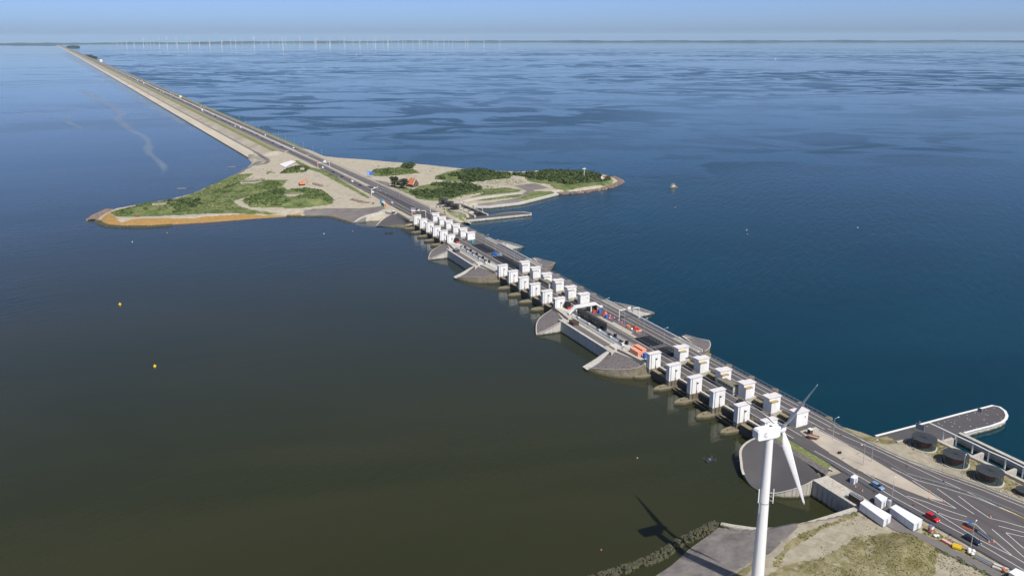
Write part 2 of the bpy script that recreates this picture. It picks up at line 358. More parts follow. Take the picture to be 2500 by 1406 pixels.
def ground_mat(name,sand,sand2,grass,grass2,dark,dark2,lich,gs=.25):
    m=bpy.data.materials.new(name); m.use_nodes=True; n=m.node_tree; N=n.nodes; L=n.links; b=N["Principled BSDF"]; b.inputs["Roughness"].default_value=.95; b.inputs["Specular IOR Level"].default_value=.15
    geo=N.new("ShaderNodeNewGeometry"); at=N.new("ShaderNodeAttribute"); at.attribute_name="cover"; sp=N.new("ShaderNodeSeparateColor"); L.new(at.outputs["Color"],sp.inputs[0])
    def noise(s,d=6,dist=0):
        t=N.new("ShaderNodeTexNoise"); t.inputs["Scale"].default_value=s; t.inputs["Detail"].default_value=d; t.inputs["Roughness"].default_value=.7; t.inputs["Distortion"].default_value=dist; L.new(geo.outputs["Position"],t.inputs["Vector"]); return t
    def ramp(t,c1,c2,a,bb):
        r=N.new("ShaderNodeValToRGB"); r.color_ramp.elements[0].position=a; r.color_ramp.elements[1].position=bb; r.color_ramp.elements[0].color=(*c1,1); r.color_ramp.elements[1].color=(*c2,1); L.new(t.outputs[0],r.inputs[0]); return r
    def mask(ch,t,k=.9):
        a=N.new("ShaderNodeMath"); a.operation='MULTIPLY_ADD'; a.inputs[1].default_value=k; a.inputs[2].default_value=-k/2; L.new(t.outputs[0],a.inputs[0])
        s=N.new("ShaderNodeMath"); s.operation='ADD'; L.new(sp.outputs[ch],s.inputs[0]); L.new(a.outputs[0],s.inputs[1])
        r=N.new("ShaderNodeMapRange"); r.inputs[1].default_value=.42; r.inputs[2].default_value=.58; L.new(s.outputs[0],r.inputs[0]); return r
    def mix(f,a,bb):
        x=N.new("ShaderNodeMix"); x.data_type='RGBA'; L.new(f.outputs[0],x.inputs[0]); L.new(a.outputs[0] if hasattr(a,'outputs') else a,x.inputs[6]); L.new(bb.outputs[0],x.inputs[7]); return x.outputs[2]
    s_=ramp(noise(gs,10,.4),sand,sand2,.35,.68); g_=ramp(noise(gs*.55,10,.5),grass,grass2,.36,.64); d_=ramp(noise(gs*.5,9),dark,dark2,.3,.7)
    l_=ramp(noise(gs*2),lich,tuple(c*.6 for c in lich),.35,.75)
    n1=noise(gs*1.3,8,.3); n2=noise(gs*.6,6)
    c=mix(mask(1,n2,.25),s_,d_); c=mix(mask(0,n1,1.1),c,g_); c=mix(mask(2,noise(gs*2.2,9,.6),1.0),c,l_); L.new(c,b.inputs["Base Color"])
    bn=noise(gs*6,6); bp=N.new("ShaderNodeBump"); bp.inputs["Strength"].default_value=.5; bp.inputs["Distance"].default_value=.35; L.new(bn.outputs[0],bp.inputs["Height"]); L.new(bp.outputs[0],b.inputs["Normal"])
    return m
GND_N=ground_mat("ground_near",(.38,.34,.26),(.24,.21,.15),(.115,.105,.035),(.30,.26,.15),(.12,.108,.10),(.27,.245,.225),(.40,.22,.05),.35)
GND_F=ground_mat("ground_island",(.43,.39,.305),(.30,.265,.20),(.055,.090,.022),(.19,.205,.085),(.13,.118,.11),(.21,.19,.175),(.36,.22,.075),.2)

# ================================================================== the sluice complex
S0=208.2; PIT_=14.9; GRP=164.3
ORD=["first","second","third","fourth","fifth","sixth"]
GN=["nearest","middle","farthest"]
def SL(s,w,z=0): return frame(S(s,w,z),SROT)    # local x = across (w), y = along (s)
ZD=6.0
# --- front gate tower (seaward row)
def front_tower():
    F=frame(S(S0,213.1,0),SROT)
    t=thing("gate_tower",S(S0,213.1,0),SROT,cat="gate tower")
    m=MB(); m.box(F,-3.4,2.95,-1.1,1.2,3.9,11.15); m.build("shaft",TOWERW,t)
    m=MB(); m.box(F,-3.4,2.95,-1.12,1.22,-1.5,3.9); m.box(F,-3.5,-2.2,-.8,.9,-1.5,2.6); m.build("concrete_base",CONCO,t)
    m=MB(); m.box(F,-3.75,3.25,-1.35,1.45,11.15,11.38); m.build("roof",ROOFW,t)
    m=MB(); m.box(F,-.08,.08,-1.2,-1.1,4.5,9.2); m.box(F,-.08,.85,-1.5,-1.1,8.4,8.75); m.build("gate_slot",DARK,t)
    m=MB(); m.box(F,-.15,.2,-1.3,-1.1,1.2,5.2); m.build("rust_stain_guide",RUST,t)
    m=MB(); m.box(F,-2.45,-2.35,-1.2,-1.1,1.5,11.0); m.box(F,-2.65,-2.58,-1.18,-1.1,1.5,11.0); m.build("drain_pipe",GALVD,t)
    m=MB(); m.box(F,-2.15,-1.45,-1.17,-1.12,1.4,3.9); m.build("side_recess",DARKB,t)
    return t
def back_tower():
    F=frame(S(S0,229,0),SROT)
    t=thing("gate_tower",S(S0,229,0),SROT,cat="gate tower")
    m=MB(); m.box(F,-2.9,3.2,-1.2,2.1,5.2,11.15); m.build("shaft",TOWERW,t)
    m=MB(); m.box(F,-2.92,0.5,-2.5,-1.2,5.2,9.9); m.build("annex",TOWERW,t)
    m=MB(); m.box(F,-3.0,0.7,-2.8,-1.2,9.9,10.1); m.build("annex_roof",OCHRE,t)
    m=MB(); m.box(F,-3.3,3.6,-1.5,2.3,11.15,11.38); m.box(F,-3.3,0.2,2.3,2.8,11.15,11.38); m.build("roof",ROOFW,t)
    m=MB(); m.box(F,1.4,1.8,-1.32,-1.2,8.6,9.3); m.build("vent",GALVD,t)
    m=MB(); m.box(F,-3.0,3.3,-2.55,2.25,3.2,5.2); m.build("plinth",CONC,t)
    return t
def pier():
    F=frame(S(S0,213.1,0),SROT); t=thing("sluice_pier",S(S0,213.1,0),SROT,cat="sluice pier")
    nose=[(-2.6,-2.2),(-6,-2.15),(-8.4,-1.7),(-10.3,-.6),(-11,0),(-10.3,.6),(-8.4,1.7),(-6,2.15),(-2.6,2.2)]
    m=MB(); m.hull([F(x,y,-3) for x,y in nose[::-1]],[F(x*1.0,y,1.25) for x,y in nose[::-1]]); m.build("nose",STONEW,t)
    m=MB(); m.hull([F(x*.99+.05,y*.93,1.25) for x,y in nose[::-1]],[F(x*.985+.05,y*.9,1.45) for x,y in nose[::-1]]); m.build("nose_cap",OCHC,t)
    m=MB(); m.box(F,-7.3,-3.6,-.5,.3,1.45,1.85); m.box(F,-3.6,-2.6,-1.0,1.0,1.4,3.2); m.build("nose_block",CONCO,t)
    m=MB(); m.box(F,-2.6,3.2,-2.15,2.15,-3,1.4); m.box(F,3.2,30.5,-1.6,1.6,-3,5.0); m.build("wall",STONEW,t)
    m=MB(); m.hull([F(x,y,-3) for x,y in [(30.5,-1.6),(33,-1.3),(34,0),(33,1.3),(30.5,1.6)]],[F(x,y,4.6) for x,y in [(30.5,-1.6),(33,-1.3),(34,0),(33,1.3),(30.5,1.6)]]); m.build("lake_nose",OCHC,t)
    m=MB(); m.box(F,3.3,4.1,-2.6,-1.6,-1,4.9); m.box(F,3.3,4.1,1.6,2.6,-1,4.9); m.build("guide_column",OCHC,t)
    m=MB(); m.box(F,9.2,12.4,-2.6,2.6,3.3,4.4); m.build("landing",OCHC,t)
    return t
ft=front_tower(); bt=back_tower(); pr=pier()
def place(o0,first,loc,label,group):
    if first: o=o0; o.location=loc; FR[o.name]=(Vector(loc),SROT); o["label"]=label; o["group"]=group; return o
    return dup(o0,loc,SROT,label,group)
for g in range(3):
    for k in range(6):
        s=S0+GRP*g+PIT_*k; fl=(g==0 and k==0)
        place(ft,fl,S(s,213.1,0),f"narrow white sea side gate tower, {ORD[k]} from the near end of {GN[g]} sluice group","sea side gate towers")
        cap=" with ochre lean-to roof" if g==0 else ""
        place(bt,fl,S(s,229,0),f"broad white inner gate tower, {ORD[k]} from near end of {GN[g]} sluice group","gate towers between the roads")
        place(pr,fl,S(s,213.1,0),f"stained stone pier with pointed nose, {ORD[k]} from near end of {GN[g]} group","sluice piers")
for o in [x for x in C.objects if x.parent is None and x.name.split('.')[0]=="gate_tower"]:
    if "inner" in o["label"]:
        kids=[c for c in C.objects if c.parent==o and c.name.startswith("annex")]
        if ", first" in o["label"]:
            for c in kids: bpy.data.objects.remove(c)
        elif "nearest" not in o["label"]:
            for c in kids:
                if c.name.startswith("annex_roof"): c.material_slots[0].link='OBJECT'; c.material_slots[0].material=CONC
# --- gates, beams and walkways in each opening
def bay(kind):
    F=frame(S(S0+PIT_/2,213.1,0),SROT); h=PIT_/2
    t=thing("sluice_gate",S(S0+PIT_/2,213.1,0),SROT,cat="sluice gate")
    a=h-2.2
    if kind=="bulkhead":
        m=MB(); m.box(F,-2.9,-.9,-a,a,-2.5,3.9); m.build("bulkhead",CONCB,t)
        m=MB(); m.box(F,-2.95,-.85,-a,a,3.9,4.1); m.build("bulkhead_cap",OCHC,t)
    else:
        m=MB(); m.box(F,-2.6,-1.9,-a,a,.1,1.1); m.build("lower_beam",CONCB,t)
        m=MB(); m.box(F,-.4,.6,-a,a,.5,.9); m.build("lower_walkway",CONCO,t)
    m=MB(); m.box(F,1.1,1.5,-h+1.6,h-1.6,-2.5,3.9); m.build("gate_leaf",DARK,t)
    m=MB(); m.box(F,1.9,3.1,-h+1.1,h-1.1,3.7,4.4); m.build("walkway",CONC,t)
    m=MB(); m.box(F,9.3,9.9,-h+1.6,h-1.6,-2.5,4.6); m.build("service_wall",CONCO,t)
    m=MB(); m.box(F,14.8,15.4,-h+1.4,h-3.4,-2.5,3.8); m.build("lake_gate_leaf",DARKB,t)
    m=MB(); m.box(F,16.6,18.6,-h+1.4,h-3.4,1.2,4.9); m.build("lake_gate_beam",OCHC,t)
    return t
g_b=bay("bulkhead"); g_o=bay("open"); ub=uo=True
for g in range(3):
    for k in range(5):
        s=S0+GRP*g+PIT_*(k+.5); bulk=(g>0) or k in(0,4)
        lab=("brown bulkhead gate" if bulk else "dark open gate")+f", {ORD[k]} opening from near end of {GN[g]} group"
        if bulk: place(g_b,ub,S(s,213.1,0),lab,"sluice gates"); ub=False
        else: place(g_o,uo,S(s,213.1,0),lab,"sluice gates"); uo=False
# --- glazed control cabins squeezed between back towers (middle opening)
def cabin():
    F=frame(S(S0,228,0),SROT); t=thing("control_cabin",S(S0,228,0),SROT,cat="cabin")
    m=MB(); m.box(F,-3.6,-.6,-5.2,5.2,4.6,8.4); m.build("wall",CONCW,t)
    m=MB(); m.box(F,-3.9,0,-5.3,5.3,8.4,8.65); m.build("roof",CONCO,t)
    for i in range(6): m=MB(); m.box(F,-3.66,-3.6,-4.7+i*1.6,-3.5+i*1.6,7.1,8.0); m.build("window",GLASSD,t)
    return t
cb=cabin(); 
for g in range(2):
    place(cb,g==0,S(S0+GRP*g+PIT_*2.5+1.2,228,0),f"low glazed control cabin between two white towers of the {GN[g]} sluice group","control cabins")
# --- road decks over the sluices and the working platforms
def slab(name,m_,s0,s1,w0,w1,z0,z1,label=None,cat=None):
    m=MB(); m.box(lambda x,y,z:S(y,x,z),w0,w1,s0,s1,z0,z1); o=m.build(name,m_)
    if label: tag(o,label,cat)
    else: struct(o)
    return o
S1=S0+GRP*2+PIT_*5          # far end of the last group
slab("front_road_deck",CONC,S0-4,S1+4,217.0,223.0,4.4,5.75)
slab("back_road_deck",CONC,S0-4,S1+4,232.5,242.6,4.6,5.75)
for gi,(a,b_) in enumerate([(S0+75.6,S0+GRP-.9),(S0+GRP+75.6,S0+2*GRP-.9)]):
    c=(a+b_)/2
    slab("working_platform",CONCW,a,b_,210.6,217.0,3.0,5.9)
    slab("quay_fill",CONC,c-25.2,c+25.2,202.3,210.6,-3,6.3)
# --- pedestals (abutment slopes beside each group)
def pedestal(c,sg,mir,big=1.0):
    """c: s of the gap centre, sg=-1 beside the nearer group, +1 beside the farther one; mir: lake side"""
    def Q(s,w,z):
        ss=(s-327.6)*(-sg)+c
        if mir: w=244.2+(207-w)*.98
        return S(ss,w,z)
    top=[Q(304.5,206,6.2),Q(295,208.2,6.3),Q(284.2,208.8,6.2)]
    rim=[Q(303.4,187.4,.9),Q(298.2,189.9,1.9),Q(292.6,193.4,2.8),Q(288.2,197.7,3.5),Q(285.3,202.3,4.2),Q(284,206,5.0),Q(283.6,208.7,6.1)]
    wat=[Q(303.9,186.8,-2),Q(297,188,-2),Q(290.6,191.2,-2),Q(285.8,195.7,-2),Q(282.6,201,-2),Q(281.2,206,-2),Q(281,209.5,-2)]
    if mir:
        rim=[p.lerp(rim[0].lerp(rim[-1],i/6),.55) if 0<i<6 else p for i,p in enumerate(rim)]
        for i,p in enumerate(rim): p.z=[.9,1.9,2.8,3.5,4.2,5.0,6.1][i]
        wat=[Vector((p.x,p.y,-2)) for p in rim]
    left=[Q(304.6,203.2,6.4),Q(304.6,199.5,5.2),Q(304.2,194,3),Q(303.6,187.0,.85)]
    t=thing("pier_abutment",Q(295,200,0),0,cat="abutment")
    m=MB(); rim_s=smoothpl(rim,28); m.loft(resample(smoothpl(top,12),30),resample(rim_s,30),6)
    # side triangle between the wing wall top and the slope
    m.build("slope",BASALT,t,smooth=True)
    m=MB(); m.loft(resample(rim_s,30),resample(smoothpl(wat,28),30),1); m.build("stone_wall",STONEW if not mir else OCHC,t)
    m=MB(); lf=smoothpl(left,12); strip(m,lf,1.0,.12); strip(m,rim_s,.5,.1); m.build("rim",CONC,t)
    if sg==-1 and not mir: m=MB(); m.loft([p+Vector((0,0,.1)) for p in lf],[p+(Q(300.6,200,0)-Q(304.6,200,0))*(.25+.75*min(1,k/8))+Vector((0,0,.12)) for k,p in enumerate(lf)]); m.build("white_apron",CONCW,t)
    m=MB(); m.loft(lf,[Vector((p.x,p.y,-2)) for p in lf],1); 
    m.build("wing_wall",CONCW,t)
    m=MB(); m.loft([Q(304.6,206.4,6.9),Q(284,208.6,6.9)],[Q(304.6,204.2,5.7),Q(284,206.9,5.3)],1); m.build("upper_revetment",ASPS,t)
    m=MB(); m.prism([Q(304.6,203.5,0),Q(304.6,211.5,0),Q(284,211.5,0),Q(284,208.7,0)],-2,6.15); m.build("fill",CONC,t)
    return t
gaps=[("between the nearest and middle sluice groups",S0+75.6/2+GRP/2+36.8),("between the middle and farthest sluice groups",S0+75.6/2+GRP/2+36.8+GRP)]
for i,(nm,_) in enumerate(gaps):
    c=327.6+GRP*i
    for sg,side in((-1,"far"),(1,"near")):
        for mir in(0,1):
            o=pedestal(c,-sg if False else (1 if sg==1 else -1),mir)
            o["label"]=f"dark stone abutment slope, {'lake' if mir else 'sea'} side, {side} end of {'nearer' if i==0 else 'farther'} quay platform"; o["group"]="abutment slopes"
# quay walls of the two gaps
for i,(nm,_) in enumerate(gaps):
    c=327.6+GRP*i
    t=thing("quay_wall",S(c,202,0),SROT,f"long smooth concrete quay wall in shade facing the sea {nm}","quay wall","quay walls")
    m=MB(); m.box(lambda x,y,z:S(y,x,z),201.6,202.4,c-26,c+26,-3,6.45); m.build("wall",CONCW,t)
    for k in range(14):
        m=MB(); m.box(lambda x,y,z:S(y,x,z),201.57,201.6,c-24.5+k*3.77,c-24.44+k*3.77,-3,6.4); m.build("joint",CONCO,t)
    m=MB(); m.box(lambda x,y,z:S(y,x,z),203.2,207.0,c-18,c+14,6.3,6.42); m.build("gravel_bed",BASALT,t)
    m=MB(); m.box(lambda x,y,z:S(y,x,z),202.4,208.4,c-24.5,c-18.2,6.3,6.6); m.build("pale_slab",SANDM,t)
    m=MB(); m.box(lambda x,y,z:S(y,x,z),209.1,209.5,c-25,c+25,6.3,6.9); m.build("kerb",CONCW,t)
# ---------------- roads on the complex (asphalt sheets and painted lines) in the sluice frame
def ssheet(m,s0,s1,w0,w1,z): m.q([S(s0,w0,z),S(s0,w1,z),S(s1,w1,z),S(s1,w0,z)])
# front and back carriageways run from the near land to the island: polylines in world space
NZ=ZD+.02
def lineZ(pts,z=NZ): return [Vector((p.x,p.y,z+drop(p.x,p.y))) for p in pts]
def ZS(pts): return [S(a,b,z) for a,b,z in pts]
ISZ=5.4
frL=ZS([(200,217.0,6.02),(300,217.3,6.02),(500,217.3,6.02),(611,217.2,6.02),(661,215.4,5.9),(744,213.2,5.6),(853,208.6,5.4),(963,203.4,5.3)])+[T(1100,262.3,5.25)]
frR=ZS([(200,223.0,6.02),(300,222.8,6.02),(500,222.8,6.02),(611,223.0,6.02),(661,223.8,5.9),(744,222.6,5.6),(853,219.0,5.4),(963,214.4,5.3)])+[T(1100,273.5,5.25)]
bkL=ZS([(200,232.8,6.02),(300,232.6,6.02),(500,232.6,6.02),(611,232.8,6.02),(661,231.6,5.9),(744,227.6,5.6),(853,222.6,5.4),(963,217.4,5.3)])+[T(1100,277.5,5.25)]
bkR=ZS([(200,242.3,6.02),(300,242.0,6.02),(500,241.8,6.02),(611,241.8,6.02),(661,241.4,5.9),(744,239.4,5.6),(853,233.0,5.4),(963,226.6,5.3)])+[T(1100,287,5.25)]
def roadstrip(name,A,B_,m,dz=0):
    mb=MB(); A=resample(A,60); B_=resample(B_,60); up=Vector((0,0,dz)); mb.loft([p+up for p in B_],[p+up for p in A],2); return struct(mb.build(name,m))
roadstrip("front_road",frL,frR,ASPH); roadstrip("back_road",bkL,bkR,ASPH)
lines=MB()
def between(A,B_,f,dz=.012,n=60): return [a.lerp(b,f)+Vector((0,0,dz)) for a,b in zip(resample(A,n),resample(B_,n))]
def addline(A,B_,f,w_=.22,n=60): strip(lines,between(A,B_,f,n=n),w_)
addline(frL,frR,.14); addline(frL,frR,.84); addline(bkL,bkR,.12); addline(bkL,bkR,.50,.22); addline(bkL,bkR,.80)
struct(lines.build("road_lines",LINE))
# near interchange: one asphalt sheet, sand in the median, painted lines
nearL=[S(206,215.6,5.98),E6(290,130,5.98),E6(640,355,5.98),E6(1000,545,5.98),E6(1250,700,5.98),E6(1700,950,5.98),E6(2340,1320,5.98),E6(3300,1880,5.98)]
nearR=[S(206,243.0,5.98),E5(160,360,5.98),E5(500,560,5.98),E5(1000,800,5.98),E5(1600,1010,5.98),E5(2000,1150,5.98),E5(2500,1350,5.98),E5(3400,1680,5.98)]
mb=MB(); mb.loft(resample(nearR,30),resample(nearL,30),6); struct(mb.build("near_road",ASPH))
mb=MB()
med=[S(203,224.0,6),E5(0,640,6),E5(440,920,6),E5(930,1130,6),E5(1250,1255,6),E5(1520,1325,6)]
med2=[S(203,232.6,6),E5(0,450,6),E5(500,710,6),E5(900,950,6),E5(1130,1085,6),E5(1525,1318,6)]
A=resample(med,40); B_=resample(med2,40); up=Vector((0,0,.02))
for k,(a,b) in enumerate(zip(A,B_)): pass
n_=8; mb.loft([a+up for a in A],[b+up for b in B_],n_)
for i,v in enumerate(mb.v):                                    # loose sand heaped along the middle
    k,j=divmod(i,40); f=k/n_; v.z+=math.sin(math.pi*f)**.7*(.35+.35*math.sin(v.x*.5)*math.sin(v.y*.37)+.5*math.exp(-((j-28)/6)**2))
struct(mb.build("sand_median",SANDM,smooth=True))
nl=MB()
def pl(f,pts,w_=.21,z=6.004): strip(nl,[f(x,y,z) for x,y in pts],w_)
pl(E6,[(-60,-130),(210,20),(640,270),(880,420),(1310,650),(1800,910),(2500,1325),(3300,1800)])
pl(E6,[(120,-110),(310,0),(640,190),(1060,430),(1390,600),(1950,950),(2360,1150),(2500,1232),(3300,1700)])
pl(E6,[(560,95),(640,165),(900,285),(1250,420),(1540,530),(1670,572)])
pl(E6,[(1140,230),(1420,410),(1670,572)]); pl(E6,[(1440,330),(1680,500),(1890,640)])
pl(E6,[(1700,420),(1900,570),(2080,690),(2250,730),(2500,800)]); pl(E6,[(1070,420),(1300,490),(1550,590),(1805,675)])
pl(E6,[(1390,598),(1620,690),(1910,765),(2130,960),(2360,1150)]); pl(E6,[(2110,825),(2300,985),(2500,1165)])
pl(E6,[(2190,785),(2500,865)]); pl(E6,[(2280,867),(2500,917)]); pl(E6,[(2280,870),(2500,1060)])
pl(E5,[(-20,372),(350,540),(700,690),(1060,855),(1500,1060),(1850,1220),(2200,1390),(2600,1560)],.2)
pl(E5,[(-10,300),(160,385),(460,535),(720,665),(1100,835),(1530,1010),(2000,1180),(2500,1385),(2900,1540)])
pl(E5,[(-20,425),(200,540),(350,625)],.2)
pl(E5,[(880,905),(1200,1060),(1480,1135),(1900,1265),(2230,1400),(2600,1560)],.2)
struct(nl.build("painted_lane_lines",LINE))
nl=MB(); pl(E6,[(2210,560),(2350,620),(2500,688),(2800,830)],.45); struct(nl.build("yellow_lane_line",LINEY))
nl=MB(); mb=MB()
# median between the carriageways beyond the sluices: new dark asphalt, then pale verge
rm=MB(); A=resample(frR,60); B_=resample(bkL,60); k0=next(i for i,p in enumerate(A) if p.dot(D)>611); 
dk=Vector((0,0,-.03)); rm.loft([p+dk for p in B_[k0:k0+12]],[p+dk for p in A[k0:k0+12]],2); struct(rm.build("dark_median",ASPHD))
rm=MB(); rm.loft([p+dk for p in B_[k0+11:]],[p+dk for p in A[k0+11:]],2); struct(rm.build("pale_median",SANDM))

nl=MB()
for pts in [[(1870,905),(1910,1000)],[(1925,1040),(1950,1085)],[(2030,1060),(2085,1160)],[(2040,950),(2085,1020)],[(2000,1000),(2030,1035)],[(2185,1125),(2330,1190),(2350,1230)],[(1640,870),(1830,915)]]:
    strip(nl,[D4(x,y,5.62) for x,y in pts],.5)
struct(nl.build("painted_zigzag",LINE))
# ================================================================== near land
outN=[(G(700,2100,0),.25),(G(1250,1640,0),.25),(G(1590,1412,0),.25),(G(1640,1378,0),.25),(G(1682,1340,0),.25),(G(1755,1286,0),9),(G(1800,1292,1),9),(G(1870,1298,2),9),(G(1950,1288,3),9),(G(2020,1270,4),9),(S(156.0,205.5,0),9),
 (S(174.6,203,0),9),(S(176,207,0),9),(S(204,209,0),9),(S(204,242,0),1.2),(E5(230,395,1.5),.8),(E5(360,420,1.5),.8),(E5(520,470,1.5),.8),(E5(690,535,1.5),9),(E5(940,610,4),9),(E5(1130,560,4),9),(E5(1440,600,4),9),(E5(1800,790,4),9),(E5(2500,1150,4),9),(E5(4200,2050,4),9),(G(3000,2300,0),9),(G(1800,3300,0),9),(G(900,3300,0),9)]
slabp=[G(1240,1660),G(1590,1412),G(1640,1378),G(1682,1340),G(1755,1284),G(1800,1290,1.5),G(1870,1297,2.2),G(1950,1288,3.2),G(1940,1310,3.2),G(1905,1335,3.5),G(1880,1365,3.5),G(1790,1400,3.5),G(1500,1700,3.5)]
grassN=[E6(420,900,5.5),E6(620,900,5.5),E6(900,885,5.5),E6(1080,875,5.5),E6(1200,920,5.5),E6(1430,1060,5.5),E6(1445,1160,5.5),E6(1420,1350,5.5),E6(1300,1800,5.5),E6(-600,1900,5.5),E6(-900,1500,5.5),E6(-300,1220,5.5),E6(0,1190,5.5),E6(200,1080,5.5),E6(330,990,5.5)]
grass2=[E6(1250,740,5.8),E6(1350,790,5.8),E6(1700,1010,5.8),E6(2340,1370,5.8),E6(3000,1760,5.8),E6(2800,1800,5.8),E6(2150,1400,5.8),E6(1700,1180,5.8),E6(1450,1010,5.8),E6(1260,880,5.8)]
grass2b=[E6(1440,1060,5.6),E6(1700,1150,5.6),E6(2000,1330,5.6),E6(2300,1500,5.6),E6(2150,1500,5.6),E6(1800,1270,5.6),E6(1445,1110,5.6)]
moundG=[E6(600,930,5),E6(900,890,5),E6(1090,875,5),E6(1250,940,5),E6(1440,1060,5),E6(1440,1180,5),E6(1410,1330,5),E6(1200,1400,5),E6(1000,1330,5),E6(850,1220,5),E6(640,1060,5)]
strip3=[G(1880,1395,3.5),G(1920,1340,3.5),G(1960,1312,3.5),G(2010,1290,4),G(2090,1252,5),G(2100,1262,5),G(2010,1302,4),G(1970,1330,3.5),G(1920,1365,3.5),G(1900,1405,3.5)]
strip4=[G(1700,1460,3.5),G(1800,1405,3.5),G(1850,1372,3.5),G(1862,1385,3.5),G(1790,1440,3.5),G(1720,1480,3.5)]
lakegrass=[E5(215,385,3),E5(500,460,3),E5(690,530,3),E5(900,480,3.5),E5(1040,545,3.5),E5(950,610,3.5),E5(760,612,3.5),E5(560,560,4),E5(330,460,4)]
rot=[E5(1000,600,4),E5(1130,700,4),E5(1300,760,4),E5(1460,880,4),E5(1680,960,4),E5(1850,1070,4),E5(2130,1170,4),E5(2500,1300,4),E5(2900,1500,4),E5(2900,1350,4),E5(2250,1000,4),E5(1800,780,4),E5(1420,590,4)]
scr=None
roadedge=[S(204,207,5.7),S(176,207,5.7),G(2010,1165,5.7),G(1960,1120,5.7),G(1990,1110,5.7),G(2040,1150,5.7),S(204,215.3,5.7)]
paintN=[(slabp,1,1),(grassN,0,.60),(moundG,0,.86),(grass2,0,.72),(grass2b,0,.6),(strip3,0,.75),(strip4,0,.65),(lakegrass,0,.95),(rot,0,.62),(roadedge,0,.8)]
mN=[([E6(560,1010,5),E6(640,930,5),E6(900,890,5),E6(1090,870,5),E6(1250,940,5),E6(1440,1060,5),E6(1450,1180,5),E6(1400,1330,5),E6(1200,1420,5),E6(850,1350,5),E6(600,1150,5)],2.2,9)]
flatN=[([Vector((p.x,p.y,0)) for p in nearL]+[Vector((p.x,p.y,0)) for p in nearR[::-1]],5.75,4),(rot,4.3,5),(lakegrass,2.6,4)]
tn=terrain("ground",outN,5.65,1.0,paintN,mounds=mN,m=GND_N,flat=flatN)
# the path beside the road, and pavement in front of the cabins
mb=MB(); strip(mb,[G(2116,1248,5.9),E6(800,720,5.9),E6(1060,840,5.9),E6(1400,985,5.9),E6(1700,1150,5.9),E6(2000,1290,5.9),E6(2350,1470,5.9),E6(3000,1850,5.9)],3.6)
mb.q([E6(470,560,5.92),E6(780,760,5.92),E6(1000,880,5.92),E6(1230,830,5.92),E6(880,640,5.92)]); struct(mb.build("service_path",ASPHP))
mb=MB(); mb.prism([E5(130,1010,6),E5(290,960,6),E5(760,1215,6),E5(620,1330,6),E5(410,1190,6)],5.2,6.0); mb.prism([E5(600,1300,6),E5(760,1215,6),E5(1250,1500,6),E5(1100,1620,6)],5.2,5.99); struct(mb.build("dark_pavement",ASPS))
# near quay: wall, pale deck
t=thing("quay_wall",S(165,203,0),SROT,"stained concrete quay wall in front of the nearest abutment with pale deck on top","quay wall","quay walls")
qa,qb,qc,qd=E5(0,1100,6.2),E5(440,1395,6.2),E5(560,1330,6.2),E5(150,1010,6.2)
A0,A1=S(175.0,201.4,0),S(155.4,201.6,0)
m=MB(); m.prism([A0,A1,S(155.4,203,0),S(175.0,203,0)],-3,6.3); m.build("wall",CONC,t)
for k in range(9): m=MB(); p=A0.lerp(A1,(k+.5)/9); m.box(lambda x,y,z:S(y,x,z),201.33,201.44,174.8-k*2.15,174.74-k*2.15,-3,6.2); m.build("joint",CONCO,t)
m=MB(); m.prism([S(175.0,203,0),S(155.4,203,0),S(155.4,208.4,0),S(175.0,208.4,0)],3,6.15); m.build("deck",CONC,t)
# curved training wall that closes the small basin
cw=smoothpl([G(1760,1277,.9),G(1800,1284,1.5),G(1870,1291,2.4),G(1950,1281,3.6),G(2020,1262,4.8),G(2092,1239,6.1)],36)
mb=MB(); wallalong(mb,cw,1.5,0,-3); tag(mb.build("curved_wall",CONC),"curved pale concrete wall between the small basin and the asphalt bank","retaining wall")
# the big round abutment beside the nearest group
t=thing("round_abutment",S(190,198,0),0,"large rounded abutment with smooth dark asphalt slope and pale curved wing wall beside the turbine","abutment","abutment slopes")
topE=[S(206.5,208.6,6.25),S(196,208.8,6.25),S(185,208.3,6.25),S(175.2,205.5,6.2)]
lowE=[S(207.2,206.8,5.8),S(206.8,201,5.0),S(204.4,195.8,4.2),S(199.3,191.6,3.0),S(194.3,188.2,1.9),S(188,186.9,.3),S(181.5,188.2,1.1),S(177.6,193,2.9),S(175.4,198.6,4.9),S(174.9,202,6.15)]
lo=resample(smoothpl(lowE,40),40)
m=MB(); m.loft(resample(topE,40),lo,10); m.build("slope",ASPS,t,smooth=True)
m=MB(); m.loft(lo[:19],[Vector((p.x,p.y,-2)) for p in lo[:19]]); m.build("sea_wall",CONCO,t)
m=MB(); m.loft(lo[18:25],[Vector((p.x,p.y,-2)) for p in lo[18:25]]); m.build("algae_edge",ALGAE,t)
m=MB(); m.loft(lo[24:],[Vector((p.x,p.y,-2)) for p in lo[24:]]); m.build("wing_wall",CONC,t)
m=MB(); strip(m,[p+Vector((0,0,.12)) for p in lo[:19]],.9); strip(m,[p+Vector((0,0,.12)) for p in lo[24:]],.6); m.build("rim",CONC,t)
m=MB(); m.loft([S(206.5,210.8,6.6),S(176.4,210.8,6.6)],[S(206.5,208.6,6.26),S(175.2,208.0,6.26)],2); m.build("upper_revetment",BASALT,t)
for k in range(12): m=MB(); q=24+k*1.3; p=lo[min(38,int(q))]; m.tube(Vector((p.x,p.y,-2))+Vector((-.02,-.03,0)),p+Vector((-.02,-.03,-.1)),.06,4); m.build("joint",CONCO,t)
mb=MB(); mb.loft([S(206.5,215.4,6.12),S(180,215.4,6.12)],[S(206.5,210.8,6.62),S(177,210.8,6.62)],3); struct(mb.build('grass_verge',mat('verge_grass',(.07,.105,.02),.95,(.22,.22,.09),.9,.4,.4,3)))
